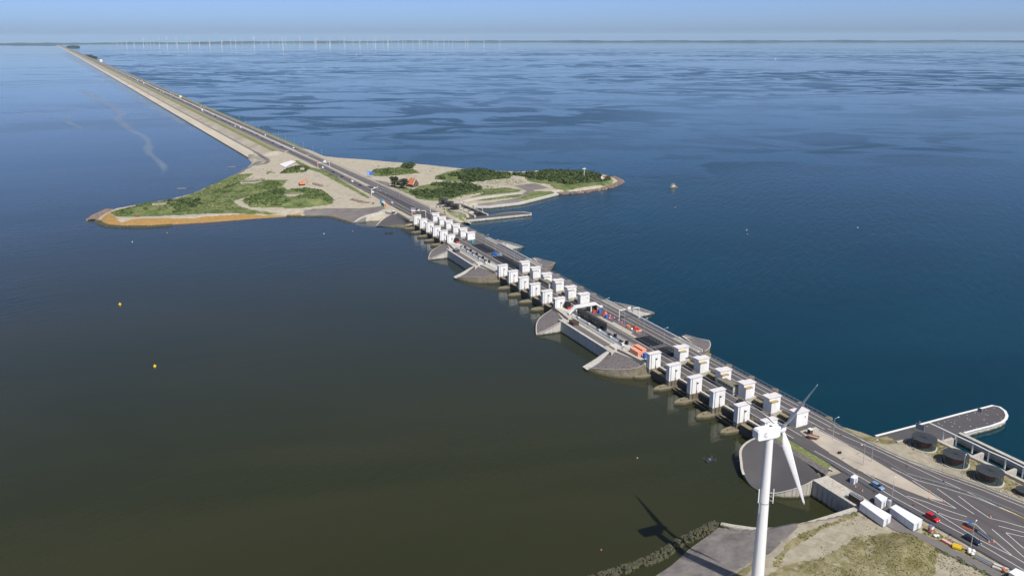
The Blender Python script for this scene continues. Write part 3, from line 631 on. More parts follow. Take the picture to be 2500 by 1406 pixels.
# rocks along the near shore
def rocks(name,n,center,width,z0,size,m_,label,group=None):
    mb=MB(); cl=resample(smoothpl(center,30),60)
    for i in range(n):
        u=random.random()*58.99; k=int(u); p=cl[k].lerp(cl[k+1],u-k); d=(cl[k+1]-cl[k]); d.z=0; d.normalize(); nr=Vector((-d.y,d.x,0))
        o=(random.random()-.5)*2; p=p+nr*o*width/2; r=size*(.5+random.random()*.8); p.z=p.z+z0*(1-abs(o)**2)-r*.2
        j=len(mb.v); a=random.random()*6.28; tilt=random.random()-.5
        base=[Vector((math.cos(a+k2*1.257)*r*(.7+.5*random.random()),math.sin(a+k2*1.257)*r*(.7+.5*random.random()),-r*.3)) for k2 in range(5)]
        top=[q*.62+Vector((tilt*r*.3,0,r*(.75+.4*random.random()))) for q in base]
        mb.hull([p+q for q in base],[p+q for q in top])
    return tag(mb.build(name,m_),label,"rocks",kind="stuff")
ROCK=mat("shore_rock",(.105,.10,.055),.9,(.03,.032,.018),.9,.5,.3,3)
ROCKP=mat("pale_rock",(.46,.42,.36),.9,(.28,.25,.21),.5,.5,.3,3)
ROCKB=mat("brown_rock",(.28,.20,.16),.9,(.14,.11,.09),.3,.5,.3,3)
rocks("shore_rocks",900,[G(1230,1500,0),G(1380,1440,0),G(1500,1398,0),G(1600,1362,0),G(1650,1330,0),G(1700,1305,0),G(1748,1278,0)],3.8,.75,.5,ROCK,"dark wet boulders in a low breakwater along the near shore")

# ================================================================== wind turbine in the foreground
yaw=.37; hubp=P(1909.5,1046,54); nx=Vector((math.cos(yaw),math.sin(yaw),0)); ny=Vector((-math.sin(yaw),math.cos(yaw),0)); nz=Vector((0,0,1))
ax=hubp-nx*4.0; base=Vector((ax.x,ax.y,4.6))
t=thing("wind_turbine",base,0,"big white wind turbine in the foreground with three blades and boxy nacelle","wind turbine")
m=MB(); n_=40; zs=[4.6,12,24,29,36,46,52.6]; rr=[1.75,1.66,1.46,1.38,1.29,1.15,1.05]
circ=[[Vector((ax.x+r*math.cos(k*2*math.pi/n_),ax.y+r*math.sin(k*2*math.pi/n_),z)) for k in range(n_+1)] for z,r in zip(zs,rr)]
for c0,c1 in zip(circ,circ[1:]): pass
i0=len(m.v)
for c0 in circ: m.v+=c0[:n_]
for a in range(len(circ)-1):
    for k in range(n_): m.f.append((a*n_+k,a*n_+(k+1)%n_,(a+1)*n_+(k+1)%n_,(a+1)*n_+k)); m.mi.append(0)
TURB=mat("turbine_white",(.78,.78,.77),.38,(.72,.72,.71),.15,.8)
tw=m.build("tower",TURB,t,smooth=False); tw.data.polygons.foreach_set("use_smooth",[len(p.vertices)==4 for p in tw.data.polygons])
m=MB(); m.tube((ax.x,ax.y,33.0),(ax.x,ax.y,33.3),1.36,30); m.build("flange",GALV,t)
NF=lambda x,y,z: ax+nx*x+ny*y+Vector((0,0,z-ax.z))
m=MB()
prof=[(-4.6,1.15,52.9,55.0),(-4.2,1.3,52.6,55.45),(1.6,1.3,52.5,55.5),(2.6,1.1,52.7,55.3)]
rings=[[NF(x,-y,z0),NF(x,y,z0),NF(x,y*1.0,z1-.3),NF(x,y*.75,z1),NF(x,-y*.75,z1),NF(x,-y,z1-.3)] for x,y,z0,z1 in prof]
for a,b_ in zip(rings,rings[1:]): m.hull(a,b_)
m.build("nacelle",TURB,t)
m=MB(); m.box(NF,-.2,.5,-.35,.35,55.5,55.53); m.build("hatch",DARK,t)
m=MB()                                                            # grey swirl emblem on the flank
def emb(cx,cz,r0,a0,a1,w_):
    pts=[(cx+r0*math.cos(R(a)),cz+r0*math.sin(R(a))) for a in range(a0,a1,20)]
    for (x0,z0),(x1,z1) in zip(pts,pts[1:]):
        d=Vector((x1-x0,0,z1-z0)).normalized(); nn=Vector((-d.z,0,d.x))*w_/2
        m.q([NF(x0-nn.x,-1.315,z0-nn.z),NF(x1-nn.x,-1.315,z1-nn.z),NF(x1+nn.x,-1.315,z1+nn.z),NF(x0+nn.x,-1.315,z0+nn.z)])
emb(-2.2,53.9,.62,60,330,.2); m.build("swirl_emblem",GALV,t)
m=MB(); emb(-2.1,53.9,.32,80,300,.12); m.build("inner_emblem",GALVD,t)
m=MB(); hb=[]
prof2=[(2.6,.75),(3.0,1.02),(4.0,1.08),(4.7,.8),(5.1,.35),(5.2,.02)]
for (x0,r0),(x1,r1) in zip(prof2,prof2[1:]):
    f=lambda x,r:[NF(x,r*math.cos(k*math.pi/10),54+r*math.sin(k*math.pi/10)) for k in range(20)]
    m.hull(f(x0,r0),f(x1,r1))
m.build("hub",TURB,t,smooth=False)
for i in range(3):
    a=2.11+i*2*math.pi/3; e=(ny*math.cos(a)+nz*math.sin(a)).normalized(); ch=nx.cross(e)  # chordwise direction in the rotor plane
    m=MB(); RR=19.6; secs=[(.6,.50,.50,0,-90),(1.6,.52,.48,0,-75),(3.0,.82,.34,.3,-55),(4.4,1.12,.26,.45,-43),(8,.92,.19,.32,-41),(12,.68,.12,.2,-39),(16,.45,.07,.12,-38),(19,.26,.04,.06,-38),(RR,.09,.02,.02,-38)]
    rgs=[]
    for r_,c_,th,off,tw_ in secs:
        tt=R(tw_); cd=ch*math.cos(tt)+nx*math.sin(tt); td=nx*math.cos(tt)-ch*math.sin(tt); cen=hubp+e*r_*math.cos(.05)+nx*r_*math.sin(.05)+cd*off*.6
        rgs.append([cen+cd*c_*math.cos(k*math.pi/7)*(1.0)+td*th*math.sin(k*math.pi/7)*(1 if math.cos(k*math.pi/7)>-.2 else .6) for k in range(14)])
    for A_,B_ in zip(rgs,rgs[1:]): m.hull(A_,B_,caps=False)
    m.f.append(tuple(len(m.v)-14+k for k in range(14))); m.mi.append(0)
    bl=m.build("blade",TURB,t,smooth=True)
TF=lambda a,r,z: Vector((ax.x+r*math.cos(a),ax.y+r*math.sin(a),z))
m=MB(); m.box(lambda x,y,z:Vector((ax.x,ax.y,0))+Vector((x,y,z)),1.85,2.05,-1.4,-1.2,33.6,37.8); m.build("antenna_panel",WHITE,t)
m=MB(); m.box(lambda x,y,z:Vector((ax.x,ax.y,0))+Vector((x,y,z)),-1.9,-1.65,-.9,-.6,33.4,37.4); m.build("antenna_panel",WHITE,t)
for zz in (34.2,35.4,36.6): m=MB(); m.tube((ax.x+1.2,ax.y-1.0,zz),(ax.x+1.9,ax.y-1.3,zz),.1,5); m.build("bracket",GALV,t)
m=MB(); m.box(lambda x,y,z:Vector((ax.x,ax.y,0))+Vector((x,y,z)),-1.65,-1.45,-1.25,-1.05,30.5,33.5); m.build("radio_box",GALV,t)
m=MB(); m.tube((ax.x-1.30,ax.y-1.42,8),(ax.x-1.02,ax.y-1.2,33),.07,5); m.build("cable_duct",GALV,t)

# ================================================================== lamps
def lamp(h=8.3,arm=1.6):
    t=thing("street_lamp",(0,0,0),0,cat="street lamp"); F=frame((0,0,0),0)
    m=MB(); m.tube(F(0,0,0),F(0,0,h),.11,6,.07); m.build("pole",GALV,t)
    m=MB(); m.path([F(0,0,h),F(.25,0,h+.35),F(arm,0,h+.45)],.06); m.build("arm",GALV,t)
    m=MB(); m.box(F,arm-.1,arm+.6,-.14,.14,h+.38,h+.55); m.build("lamp_head",WHITE,t)
    return t
lp=lamp(); lf=True
def putlamp(p,rz,label,group,sc_=1):
    global lf
    if lf: lp.location=p; lp.rotation_euler=(0,0,rz); lp["label"]=label; lp["group"]=group; lf=False; lp.scale=(sc_,)*3; return lp
    return dup(lp,p,rz,label,group,(sc_,)*3)
nearl=[(E5(635,850,6),.47,"beside the sand strip, the right one of the close pair"),(E5(533,885,6),3.6,"on the sand strip, the left one of the close pair"),(E5(165,560,6),.47,"at the narrow end of the sand strip"),(E5(1740,1052,6),.9,"in front of the middle glass rotunda"),(E6(880,512,6),.9,"beside the white cabins and silver tank"),(E6(1848,1068,6),.8,"in the near verge next to the dark blue car")]
for p,rz,l in nearl: putlamp(p,rz,"tall grey street lamp "+l,"street lamps near the turbine")
for i,(s,wd) in enumerate([(332.2,229.9),(314.6,229.9),(299.2,231.0),(351,230.2),(512,230.6),(496,230.8),(480,230.6),(466,230.8)]):
    putlamp(S(s,wd,6),.5,f"slim street lamp beside the back road on the {'nearer' if i<4 else 'farther'} platform, {['third','second','nearest','farthest'][i] if i<4 else ['farthest','third','second','nearest'][i-4]} one","street lamps on the platforms")
for i,t_ in enumerate([1351,1312,1218,1175,1129,1080,1035,996,1400,1450,1500]):
    putlamp(T(t_,289.5,5),2.0,"thin lamp post on the dam verge, "+["fourth from the far end","fifth from the far end","sixth from the far end","fifth from the near end","fourth from the near end","third from the near end","second from the near end","nearest of the row","third from the far end","second from the far end","farthest of the row"][i],"lamp posts along the dam",1.15)
for i,(x,y) in enumerate([(2110,500),(1685,830),(2250,1090)]): putlamp(D4(x,y,5.3),.5,["slim lamp post at the back road near the first island gantry","slim lamp post beside the back road above the junction","slim lamp post in the dark junction area"][i],"lamp posts on the island")

# ================================================================== guard rails, parapets, railings
def guardrail(name,pl_,label,sp=4.0,h=.75,m_=GALV,two=False,cat="guard rail",beam=.3):
    L_=sum((b-a).length for a,b in zip(pl_,pl_[1:])); n=max(2,int(L_/sp)+1); n2=min(n,99); pts=resample(pl_,n2); o0=pts[0]
    t=thing(name,o0,0,label,cat,"guard rails"); up=Vector((0,0,1))
    m=MB(); 
    for a,b in zip(pts,pts[1:]):
        d=(b-a).normalized(); nr=Vector((-d.y,d.x,0))*.05
        m.hull([a+up*(h-beam)-nr,b+up*(h-beam)-nr,b+up*(h-beam)+nr,a+up*(h-beam)+nr],[a+up*h-nr,b+up*h-nr,b+up*h+nr,a+up*h+nr])
        if two: m.hull([a+up*(h-beam-.35)-nr,b+up*(h-beam-.35)-nr,b+up*(h-beam-.35)+nr,a+up*(h-beam-.35)+nr],[a+up*(h-beam-.25)-nr,b+up*(h-beam-.25)-nr,b+up*(h-beam-.25)+nr,a+up*(h-beam-.25)+nr])
    m.build("rail",m_,t)
    m=MB(); m.box(lambda x,y,z:o0+Vector((x,y,z)),-.06,.06,-.06,.06,0,h-.02); p0=m.build("post",m_,t)
    for p in pts[1:]: q=p0.copy(); C.objects.link(q); q.parent=t; q.location=p-o0
    return t
guardrail("guard_rail",[p+Vector((0,0,.02)) for p in nearR[1:]],"grey crash barrier along the outer side of the curving lake side road",h=.8)
guardrail("guard_rail",[E5(x,y,6) for x,y in [(350,640),(500,700),(760,820),(1040,985),(1300,1060),(1480,1110),(1900,1245),(2230,1385),(2700,1590)]],"grey crash barrier on the inner edge of the lake side road past the sand heap")
guardrail("guard_rail",[p+Vector((0,0,.02)) for p in nearL],"low dark barrier with white reflectors along the near edge of the sea side road",h=.55,m_=GALVD,sp=3)
guardrail("railing",[S(s,242.35,6.0) for s in range(204,284,8)],"double steel railing on the lake edge over the nearest sluice group",h=1.15,two=True,beam=.1,sp=2.5,cat="railing")
guardrail("railing",[S(s,242.2,6.0) for s in range(368,450,8)],"double steel railing on the lake edge over the middle sluice group",h=1.15,two=True,beam=.1,sp=2.5,cat="railing")
guardrail("railing",[S(s,242.0,6.0) for s in range(532,612,8)],"double steel railing on the lake edge over the farthest sluice group",h=1.15,two=True,beam=.1,sp=2.5,cat="railing")
for i,c in enumerate([327.6,491.9]):
    mb=MB(); mb.box(lambda x,y,z:S(y,x,z),242.05,242.45,c-44,c+42,4,7.1); tag(mb.build("parapet",WHITE),f"pale concrete parapet on the lake edge of the {'nearer' if i==0 else 'farther'} platform","parapet","parapets")
    guardrail("guard_rail",[S(s,240.4,6.0) for s in np.linspace(c-43,c+43,12)],f"grey crash barrier beside the parapet of the {'nearer' if i==0 else 'farther'} platform",sp=4)
guardrail("guard_rail",[S(s,w_,6) for s,w_ in [(205,223.6),(300,223.3)]],"crash barrier between front road and inner towers of the nearest sluice group")
guardrail("guard_rail",[S(s,w_,6) for s,w_ in [(368,223.3),(452,223.3)]],"crash barrier between front road and inner towers of the middle sluice group")
guardrail("guard_rail",[S(s,w_,6) for s,w_ in [(532,223.3),(612,223.3)]],"crash barrier between front road and inner towers of the farthest sluice group")
guardrail("guard_rail",[S(s,w_,6) for s,w_ in [(205,232.3),(283,232.2)]],"crash barrier behind the inner towers of the nearest sluice group")
guardrail("guard_rail",[S(s,w_,5.9) for s,w_ in [(615,243),(661,242.2),(744,240.4),(853,234),(963,227.6)]]+[T(1100,288,5.3)],"crash barrier on the lake side of the island highway",sp=5)
guardrail("guard_rail",[T(t_,q,5.3) for t_,q in ((1100,288),(3500,288))],"long crash barrier on the lake side of the dam highway",sp=24)
guardrail("guard_rail",[T(t_,q,5.3) for t_,q in ((1000,261),(3500,261))],"long crash barrier on the sea side of the dam highway",sp=24)

# ================================================================== near: rotundas, lake jetty, outlet channel
ROTG=bpy.data.materials.new("tinted_rotunda_glass"); ROTG.use_nodes=True; b=ROTG.node_tree.nodes["Principled BSDF"]
b.inputs["Base Color"].default_value=(.015,.022,.024,1); b.inputs["Roughness"].default_value=.1; b.inputs["Alpha"].default_value=.5
TEALF=mat("teal_floor",(.10,.17,.165),.7); REDI=mat("dark_red_interior",(.36,.012,.022),.6)
DKROOF=mat("dark_roof",(.035,.04,.042),.5,(.05,.055,.058),.8,.6)
def rotunda():
    t=thing("glass_rotunda",(0,0,0),0,cat="rotunda"); F=frame((0,0,0),0); n=32
    ring=lambda r,z:[F(r*math.cos(k*2*math.pi/n),r*math.sin(k*2*math.pi/n),z) for k in range(n)]
    m=MB(); m.hull(ring(4.75,-.6),ring(4.75,.25)); m.build("base_ring",CONC,t)
    m=MB(); m.hull(ring(4.2,.25),ring(4.2,.33)); m.build("floor",TEALF,t)
    m=MB(); m.hull(ring(4.3,.25),ring(4.3,3.7),caps=False); m.build("glass_wall",ROTG,t)
    m=MB(); m.hull(ring(4.4,3.7),ring(4.4,3.85)); m.build("roof",DKROOF,t)
    for k in range(12): m=MB(); a=k*math.pi/6; m.tube(F(.3*math.cos(a),.3*math.sin(a),3.88),F(4.3*math.cos(a),4.3*math.sin(a),3.88),.05,4); m.build("roof_rib",DARK,t)
    m=MB(); m.tube(F(0,0,3.85),F(0,0,4.1),.3,8); m.build("roof_cap",DARK,t)
    for k in range(8): m=MB(); a=k*math.pi/4+.2; m.tube(F(4.15*math.cos(a),4.15*math.sin(a),.3),F(4.15*math.cos(a),4.15*math.sin(a),3.7),.08,4); m.build("column",DARK,t)
    m=MB(); m.hull([F(x,y,.33) for x,y in [(-1.2,-1.5),(1.4,-2.2),(2.0,.2),(.2,1.6),(-1.6,.8)]],[F(x*1.15,y*1.15,2.6) for x,y in [(-1.2,-1.5),(1.4,-2.2),(2.0,.2),(.2,1.6),(-1.6,.8)]]); m.build("red_core",REDI,t)
    return t
rt=rotunda()
for i,(p,l) in enumerate([(E5(1270,650,4.4),"dark glass rotunda with red core nearest the lake jetty"),(E5(1655,855,4.4),"dark glass rotunda with red core, middle one by the outlet channel"),(E5(2070,1060,4.4),"dark glass rotunda with red core closest to the camera")]):
    if i==0: rt.location=p; rt["label"]=l; rt["group"]="glass rotundas"; 
    else: dup(rt,p,.7*i,l,"glass rotundas")
for i,(x,y,l) in enumerate([(700,612,"farthest of three on the island"),(755,636,"middle of three on the island"),(808,662,"nearest of three on the island")]):
    dup(rt,I6(x,y-2,5.0),.4*i,"small dark glass rotunda beside the island lock, "+l,"glass rotundas",(1,1,1.2))
dup(rt,E5(2500,1225,4.4),1.9,"dark glass rotunda cut off by the right edge of the picture","glass rotundas").scale=(.6,.6,.4)
rocks("rotunda_kerb_stones",330,[E5(1060,600,4.2),E5(1090,650,4.2),E5(1200,710,4.2),E5(1330,745,4.2),E5(1430,830,4.2),E5(1560,905,4.2),E5(1700,945,4.2),E5(1830,1040,4.2),E5(1990,1120,4.2),E5(2160,1160,4.2),E5(2400,1270,4.2)],2.6,.2,.32,ROCKP,"pale boulders scattered round the near glass rotundas")
# lake jetty
jt=[E5(690,520,2.2),E5(1200,388,2.2),E5(1700,255,2.2),E5(2120,148,2.2),E5(2205,168,2.2),E5(2268,215,2.2),E5(2292,270,2.2),E5(2278,315,2.2),E5(2230,352,2.2),E5(2100,398,2.2),E5(1900,448,2.2),E5(1770,484,2.2),E5(1560,545,2.2),E5(1400,600,2.2),E5(1140,548,2.2),E5(960,596,2.2)]
t=thing("lake_jetty",jt[4],0,"long dark asphalt jetty with rounded end and white rim in the lake","jetty")
m=MB(); m.prism([(p.x,p.y) for p in jt],-3,2.0); m.build("wall",CONCW,t)
cen=sum(jt,Vector())/len(jt)
m=MB(); m.q([Vector((p.x,p.y,2.03)) for p in jt][::-1] if False else [Vector((p.x,p.y,2.03)) for p in jt]); 
o=m.build("asphalt_top",ASPS,t)
m=MB(); strip(m,[p+Vector((0,0,.08)) for p in jt[:12]],1.1); m.build("white_rim",WHITE,t)
m=MB(); wallalong(m,[E5(950,590,4.2),E5(1140,540,4.6)],.8,0,0); tag(m.build("low_wall",CONC),"low pale concrete wall between lake grass and the first rotunda","wall")
# outlet channel walls and overhead pipe
Lw=[E5(1430,560,4.6),E5(2500,1065,4.6),E5(4000,1775,4.6)]; Rw=[E5(1712,478,4.6),E5(2500,852,4.6),E5(4000,1570,4.6)]
t=thing("outlet_channel",Lw[0],0,"twin concrete walls of the outlet channel running to the right edge","channel wall")
m=MB(); wallalong(m,Lw,1.7,0,-2); m.build("left_wall",CONC,t)
m=MB(); wallalong(m,Rw,1.7,0,-2); m.build("right_wall",CONC,t)
for (x,y) in [(1570,565),(1935,742),(2335,940)]:
    p=E5(x,y,3.9); d=(Lw[1]-Lw[0]).normalized(); nr=Vector((-d.y,d.x,0))
    m=MB(); m.box(lambda a,b,c:p+nr*a+d*b+Vector((0,0,c)),-2.4,3.2,-.5,.5,-5,-.1); m.build("cross_wall",CONC,t)
d=(Lw[1]-Lw[0]).normalized(); nr=Vector((-d.y,d.x,0))
m=MB(); strip(m,[p+Vector((0,0,-3.6)) for p in [Lw[0]+nr*3.2,Lw[1]+nr*3.2]],4.2); m.build("channel_floor",PIT,t)
t=thing("pipe_gantry",E5(1505,560,4.6),0,"pale overhead pipe on slender posts above the outlet channel","gantry")
tops=[]
for (x,y) in [(1505,560),(1665,640),(1860,730),(2055,830),(2260,920),(2475,1030)]:
    p=E5(x,y,4.6); m=MB(); m.box(lambda a,b,c:p+Vector((a,b,c)),-.2,.2,-.2,.2,0,3.9); m.build("post",WHITE,t); tops.append(p+Vector((0,0,4.05)))
m=MB(); m.path([tops[0]-d*6]+tops+[tops[-1]+d*22],.28,6); m.build("pipe",WHITE,t)
m=MB(); m.path([p-Vector((0,0,.9)) for p in [tops[1]]+tops[2:]],.12,5); m.build("lower_pipe",GALV,t)
def panel(p,q,h,z0,label,m_=GALV):
    t=thing("screen",p,0,label,"screen"); e=(q-p); e.z=0; nr=Vector((-e.y,e.x,0)).normalized()*.06; up=Vector((0,0,1))
    for x in (p,q): m=MB(); m.tube(x,x+up*(z0+h),.09,5); m.build("post",m_,t)
    m=MB(); m.hull([p-nr+up*z0,q-nr+up*z0,q+nr+up*z0,p+nr+up*z0],[p-nr+up*(z0+h),q-nr+up*(z0+h),q+nr+up*(z0+h),p+nr+up*(z0+h)]); m.build("panel",GALVD,t); return t
panel(E5(1172,455,2.2),E5(1275,492,2.2),2.3,1.1,"grey slatted sign panel seen from behind on the jetty root")
panel(E5(1928,240,2.2),E5(1978,258,2.2),1.7,.8,"small grey sign panel near the jetty tip")
# gulls resting on the jetty
gm=MB(); gm.sphere((0,0,.14),.2,6,(1,.55,.5)); gm.sphere((.2,0,.25),.08,5); gm.hull([Vector((-.15,-.06,.13)),Vector((-.4,-.05,.15)),Vector((-.4,.05,.15)),Vector((-.15,.06,.13))],[Vector((-.15,-.06,.18)),Vector((-.4,-.05,.18)),Vector((-.4,.05,.18)),Vector((-.15,.06,.18))])
gull=gm.build("gull",WHITE,origin=(0,0,0)); tag(gull,"white gull resting on the dark asphalt of the lake jetty","gull","gulls on the jetty")
gp=[(1230,350),(1350,372),(1450,365),(1530,350),(1610,355),(1655,340),(1620,405),(1710,285),(1715,410),(1805,270),(1808,312),(1835,325),(1845,405),(1918,422),(1775,462),(1900,240),(1950,265),(2035,262),(2060,268),(2035,205),(2130,180),(2178,265),(2220,300),(2225,325),(2048,370),(2140,360),(2010,325),(1465,378),(1575,330),(1500,395),(1315,405),(1650,372)]
for i,(x,y) in enumerate(gp):
    p=E5(x,y,2.05)
    if i==0: gull.location=p
    else: g=gull.copy(); C.objects.link(g); g.location=p; g.rotation_euler=(0,0,random.random()*6)

# ================================================================== cars
CARM={}
def paint(n,c): return mat("car_paint_"+n,c,.3,coat=.6,spec=.6)
def car(pm,kind="hatch",L=4.3):
    t=thing("car",(0,0,0),0,cat="car"); F=frame((0,0,0),0); wd=.88; l=L/2
    def sect(rows,caps=True,mb=None):
        m=mb or MB()
        for a,b in zip(rows,rows[1:]): m.hull(a,b)
        return m
    side=[(-l,.45),(-l+.05,.85),(-l+.25,.98),(l-1.35,.95),(l-.25,.78),(l,.6),(l,.35),(l-.1,.28),(-l+.1,.28)]
    m=MB(); A=[F(x,-wd,z) for x,z in side]; B=[F(x,wd,z) for x,z in side]; m.hull(A,B); m.build("body",pm,t)
    rb=-l+.1 if kind!="sedan" else -l+.75; H_=1.46 if kind!="van" else 1.75
    cab=[(rb,.95),(rb+.3,H_),(l-2.1,H_),(l-1.25,.95)]
    m=MB(); m.hull([F(rb,-wd+.04,.94),F(l-1.15,-wd+.06,.93),F(l-1.15,wd-.06,.93),F(rb,wd-.04,.94)],[F(rb+.35,-wd+.2,H_-.03),F(l-2.05,-wd+.2,H_-.03),F(l-2.05,wd-.2,H_-.03),F(rb+.35,wd-.2,H_-.03)]); m.build("windows",GLASSD,t)
    m=MB(); m.hull([F(rb+.28,-wd+.16,H_-.05),F(l-2.0,-wd+.16,H_-.05),F(l-2.0,wd-.16,H_-.05),F(rb+.28,wd-.16,H_-.05)],[F(rb+.36,-wd+.2,H_+.02),F(l-2.08,-wd+.2,H_+.02),F(l-2.08,wd-.2,H_+.02),F(rb+.36,wd-.2,H_+.02)]); m.build("roof",pm,t)
    for sx in (-1,1):
        for sy in (-1,1): m=MB(); c=F(sx*(l-.85),sy*(wd-.12),.33); m.tube(c+Vector((0,-.12,0)),c+Vector((0,.12,0)),.33,10); m.build("wheel",BLACK,t)
        m=MB(); m.box(F,l-.14,l+.01,sx*.5-.16,sx*.5+.16,.56,.7); m.build("headlight",LENS,t)
        m=MB(); m.box(F,-l-.01,-l+.08,sx*.62-.12,sx*.62+.12,.7,.88); m.build("tail_light",RED,t)
    return t
PR=paint("red",(.55,.015,.02)); PB=paint("light_blue",(.17,.30,.45)); PN=paint("dark_blue",(.012,.022,.045)); PK=paint("black",(.012,.013,.016)); PW=paint("white",(.7,.7,.7)); PG=paint("grey",(.2,.21,.22)); PS=paint("silver",(.42,.43,.44))
def heading(a,b): v=b-a; return math.atan2(v.y,v.x)
hd=heading(E6(640,270,6),E6(1310,650,6))
for pm,kd,L_,p,l in [(PB,"hatch",4.4,E6(708,318,6.03),"light blue hatchback driving past the small white cabin"),(PR,"van",4.3,E6(1378,706,6.03),"bright red tall hatchback on the near road"),(PN,"hatch",4.9,E6(1865,975,6.03),"dark blue estate car behind the nearest lamp post")]:
    c_=car(pm,kd,L_); c_.location=p; c_.rotation_euler=(0,0,hd); c_["label"]=l; c_["group"]="cars on the near road"
c_=car(PK,"hatch",4.4); c_.location=S(231.5,220.2,6.03); c_.rotation_euler=(0,0,SROT-math.pi/2); c_["label"]="black car between the gate towers of the nearest sluice group"

# ================================================================== near cabins and site clutter
def topbox(name,pts,zt,zb,m_,label,cat,extra=None,group=None,over=.0):
    """a flat roofed box from its four surveyed roof corners (in order round the roof)"""
    q=[Vector((p.x,p.y,0)) for p in pts]; c0=sum(q,Vector())/4
    t=thing(name,Vector((c0.x,c0.y,zb)),0,label,cat,group)
    m=MB(); m.prism([(p.x,p.y) for p in q],zb,zt-.12); m.build("wall",m_,t)
    m=MB(); m.prism([((p-c0)*(1.03)+c0)[:2] for p in q],zt-.12,zt); m.build("roof",extra or m_,t)
    # door on the face towards +u (the near end)
    e=q[2]-q[3]; f=(q[3]+q[2])/2; nrm=(f-c0); nrm.z=0; nrm.normalize(); e.normalize()
    m=MB(); m.box(lambda a,b,c:f+e*a+nrm*b+Vector((0,0,zb+c)),-.45,.45,0,.04,.05,min(2.0,(zt-zb)*.8)); m.build("door",GALV,t)
    return t
CAB=mat("cabin_panels_white",(.72,.73,.74),.55,(.64,.65,.66),.8,.6)
def cabrow(a,b,c,d,z,n,lab,grp,fr=(0,.3,.62,1)):
    # a,b far end (left,right), c,d near end (right,left)
    for i in range(3):
        f0,f1=fr[i],fr[i+1]; g=.006
        pts=[a.lerp(d,f0+g),b.lerp(c,f0+g),b.lerp(c,f1-g),a.lerp(d,f1-g)]
        topbox("site_cabin",pts,z,6.0,CAB,lab[i],"site cabin",group=grp)
cabrow(E6(497,502,8.6),E6(555,467,8.6),E6(882,655,8.6),E6(792,712,8.6),8.6,3,["white site cabin at the far end of the left row","long white site cabin in the middle of the left row","white site cabin at the near end of the left row"],"white site cabins")
cabrow(E6(868,557,8.6),E6(932,523,8.6),E6(1262,708,8.6),E6(1160,762,8.6),8.6,3,["white site cabin at the far end of the right row","long white site cabin in the middle of the right row","white site cabin at the near end of the right row"],"white site cabins")
topbox("site_cabin",[E6(682,420,8.9),E6(737,388,8.9),E6(833,440,8.9),E6(765,490,8.9)],8.9,6.0,CAB,"tall boxy white cabin behind the two long rows","site cabin",group="white site cabins")
topbox("kiosk",[E6(382,190,8.2),E6(428,157,8.2),E6(476,182,8.2),E6(428,214,8.2)],8.2,6.0,CAB,"small cream kiosk on the dark pavement by the road","kiosk")
topbox("site_cabin",[E6(2320,1350,8.4),E6(2400,1300,8.4),E6(2560,1370,8.4),E6(2470,1440,8.4)],8.4,5.9,CAB,"white cabin cut off by the lower right corner","site cabin",group="white site cabins")
t=thing("storage_tank",E6(850,550,6.0),0,"silver cylindrical tank beside the boxy white cabin","tank"); p=E6(850,548,6.0)
m=MB(); m.tube(p,p+Vector((0,0,2.3)),.62,14); m.build("shell",GALV,t); m=MB(); m.tube(p+Vector((0,0,2.3)),p+Vector((0,0,2.6)),.62,14,.1); m.build("lid",GALV,t)
# dark brown steel cage on the quay
pts=[E5(362,1215,8.6),E5(400,1190,8.6),E5(545,1265,8.6),E5(500,1300,8.6)]; c0=sum(pts,Vector())/4
t=thing("steel_cage",Vector((c0.x,c0.y,6.1)),0,"dark brown steel cage with barred roof on the near quay","cage")
m=MB(); m.prism([(p.x,p.y) for p in pts],6.1,8.3); m.build("wall",DARKB,t)
for k in range(9):
    m=MB(); m.tube(pts[0].lerp(pts[3],k/8),pts[1].lerp(pts[2],k/8),.07,4); m.build("roof_bar",GALV,t)
for k in range(3): m=MB(); m.tube(pts[0].lerp(pts[1],k/2),pts[3].lerp(pts[2],k/2),.07,4); m.build("roof_rail",GALV,t)
# red and white portable booth
p=E6(1358,855,5.9); t=thing("booth",p,.5,"red and white striped square booth on a concrete foot beside the path","booth"); F=frame(p,.5)
for z0,z1,mm,nn in [(0,.35,CONC,"foot"),(.35,1.1,RED,"red_band"),(1.1,2.0,WHITE,"white_band"),(2.0,2.08,GALVD,"lid")]:
    m=MB(); m.box(F,-.62,.62,-.62,.62,z0,z1); m.build(nn,mm,t)
for s_ in (0,1): m=MB(); m.box(F,-.66,-.63,-.4+.5*s_,-.1+.5*s_,.4,1.9); m.build("stripe",RED if s_ else WHITE,t)
p=E6(1435,905,5.9); t=thing("tarpaulin_bundle",p,0,"crumpled pale sheet lying in the grass beside the booth","tarpaulin")
m=MB(); 
for k in range(7): m.sphere(p+Vector((random.uniform(-.8,.8),random.uniform(-.5,.5),.12)),.45,6,(1.2,.9,.5))
m.build("folds",TARP,t)
def planks(name,a,b,w_,h,mats_,label,cat,n=4,z=5.9,gap=.12):
    t=thing(name,a,0,label,cat); d=(b-a).normalized(); nr=Vector((-d.y,d.x,0)); L_=(b-a).length
    for k in range(n):
        m=MB(); o=(k-(n-1)/2)*w_/n; m.box(lambda x,y,zz:a+d*x+nr*(o+y)+Vector((0,0,zz)),0,L_,-w_/n/2+gap/2,w_/n/2-gap/2,0,h*(.7+.3*((k*7)%3)/2)); m.build("board",mats_[k%len(mats_)],t)
    return t
planks("barrier_stack",E6(1500,950,5.9),E6(1620,1018,5.9),1.5,.3,[RED,WHITE,WHITE,RED],"stack of red and white barrier boards lying beside the path","barrier")
t=planks("plastic_barrier",E6(1625,1035,5.9),E6(1735,1070,5.9),1.5,.85,[YELLOW,YELLOW],"yellow plastic barriers piled beside the path","barrier",n=3)
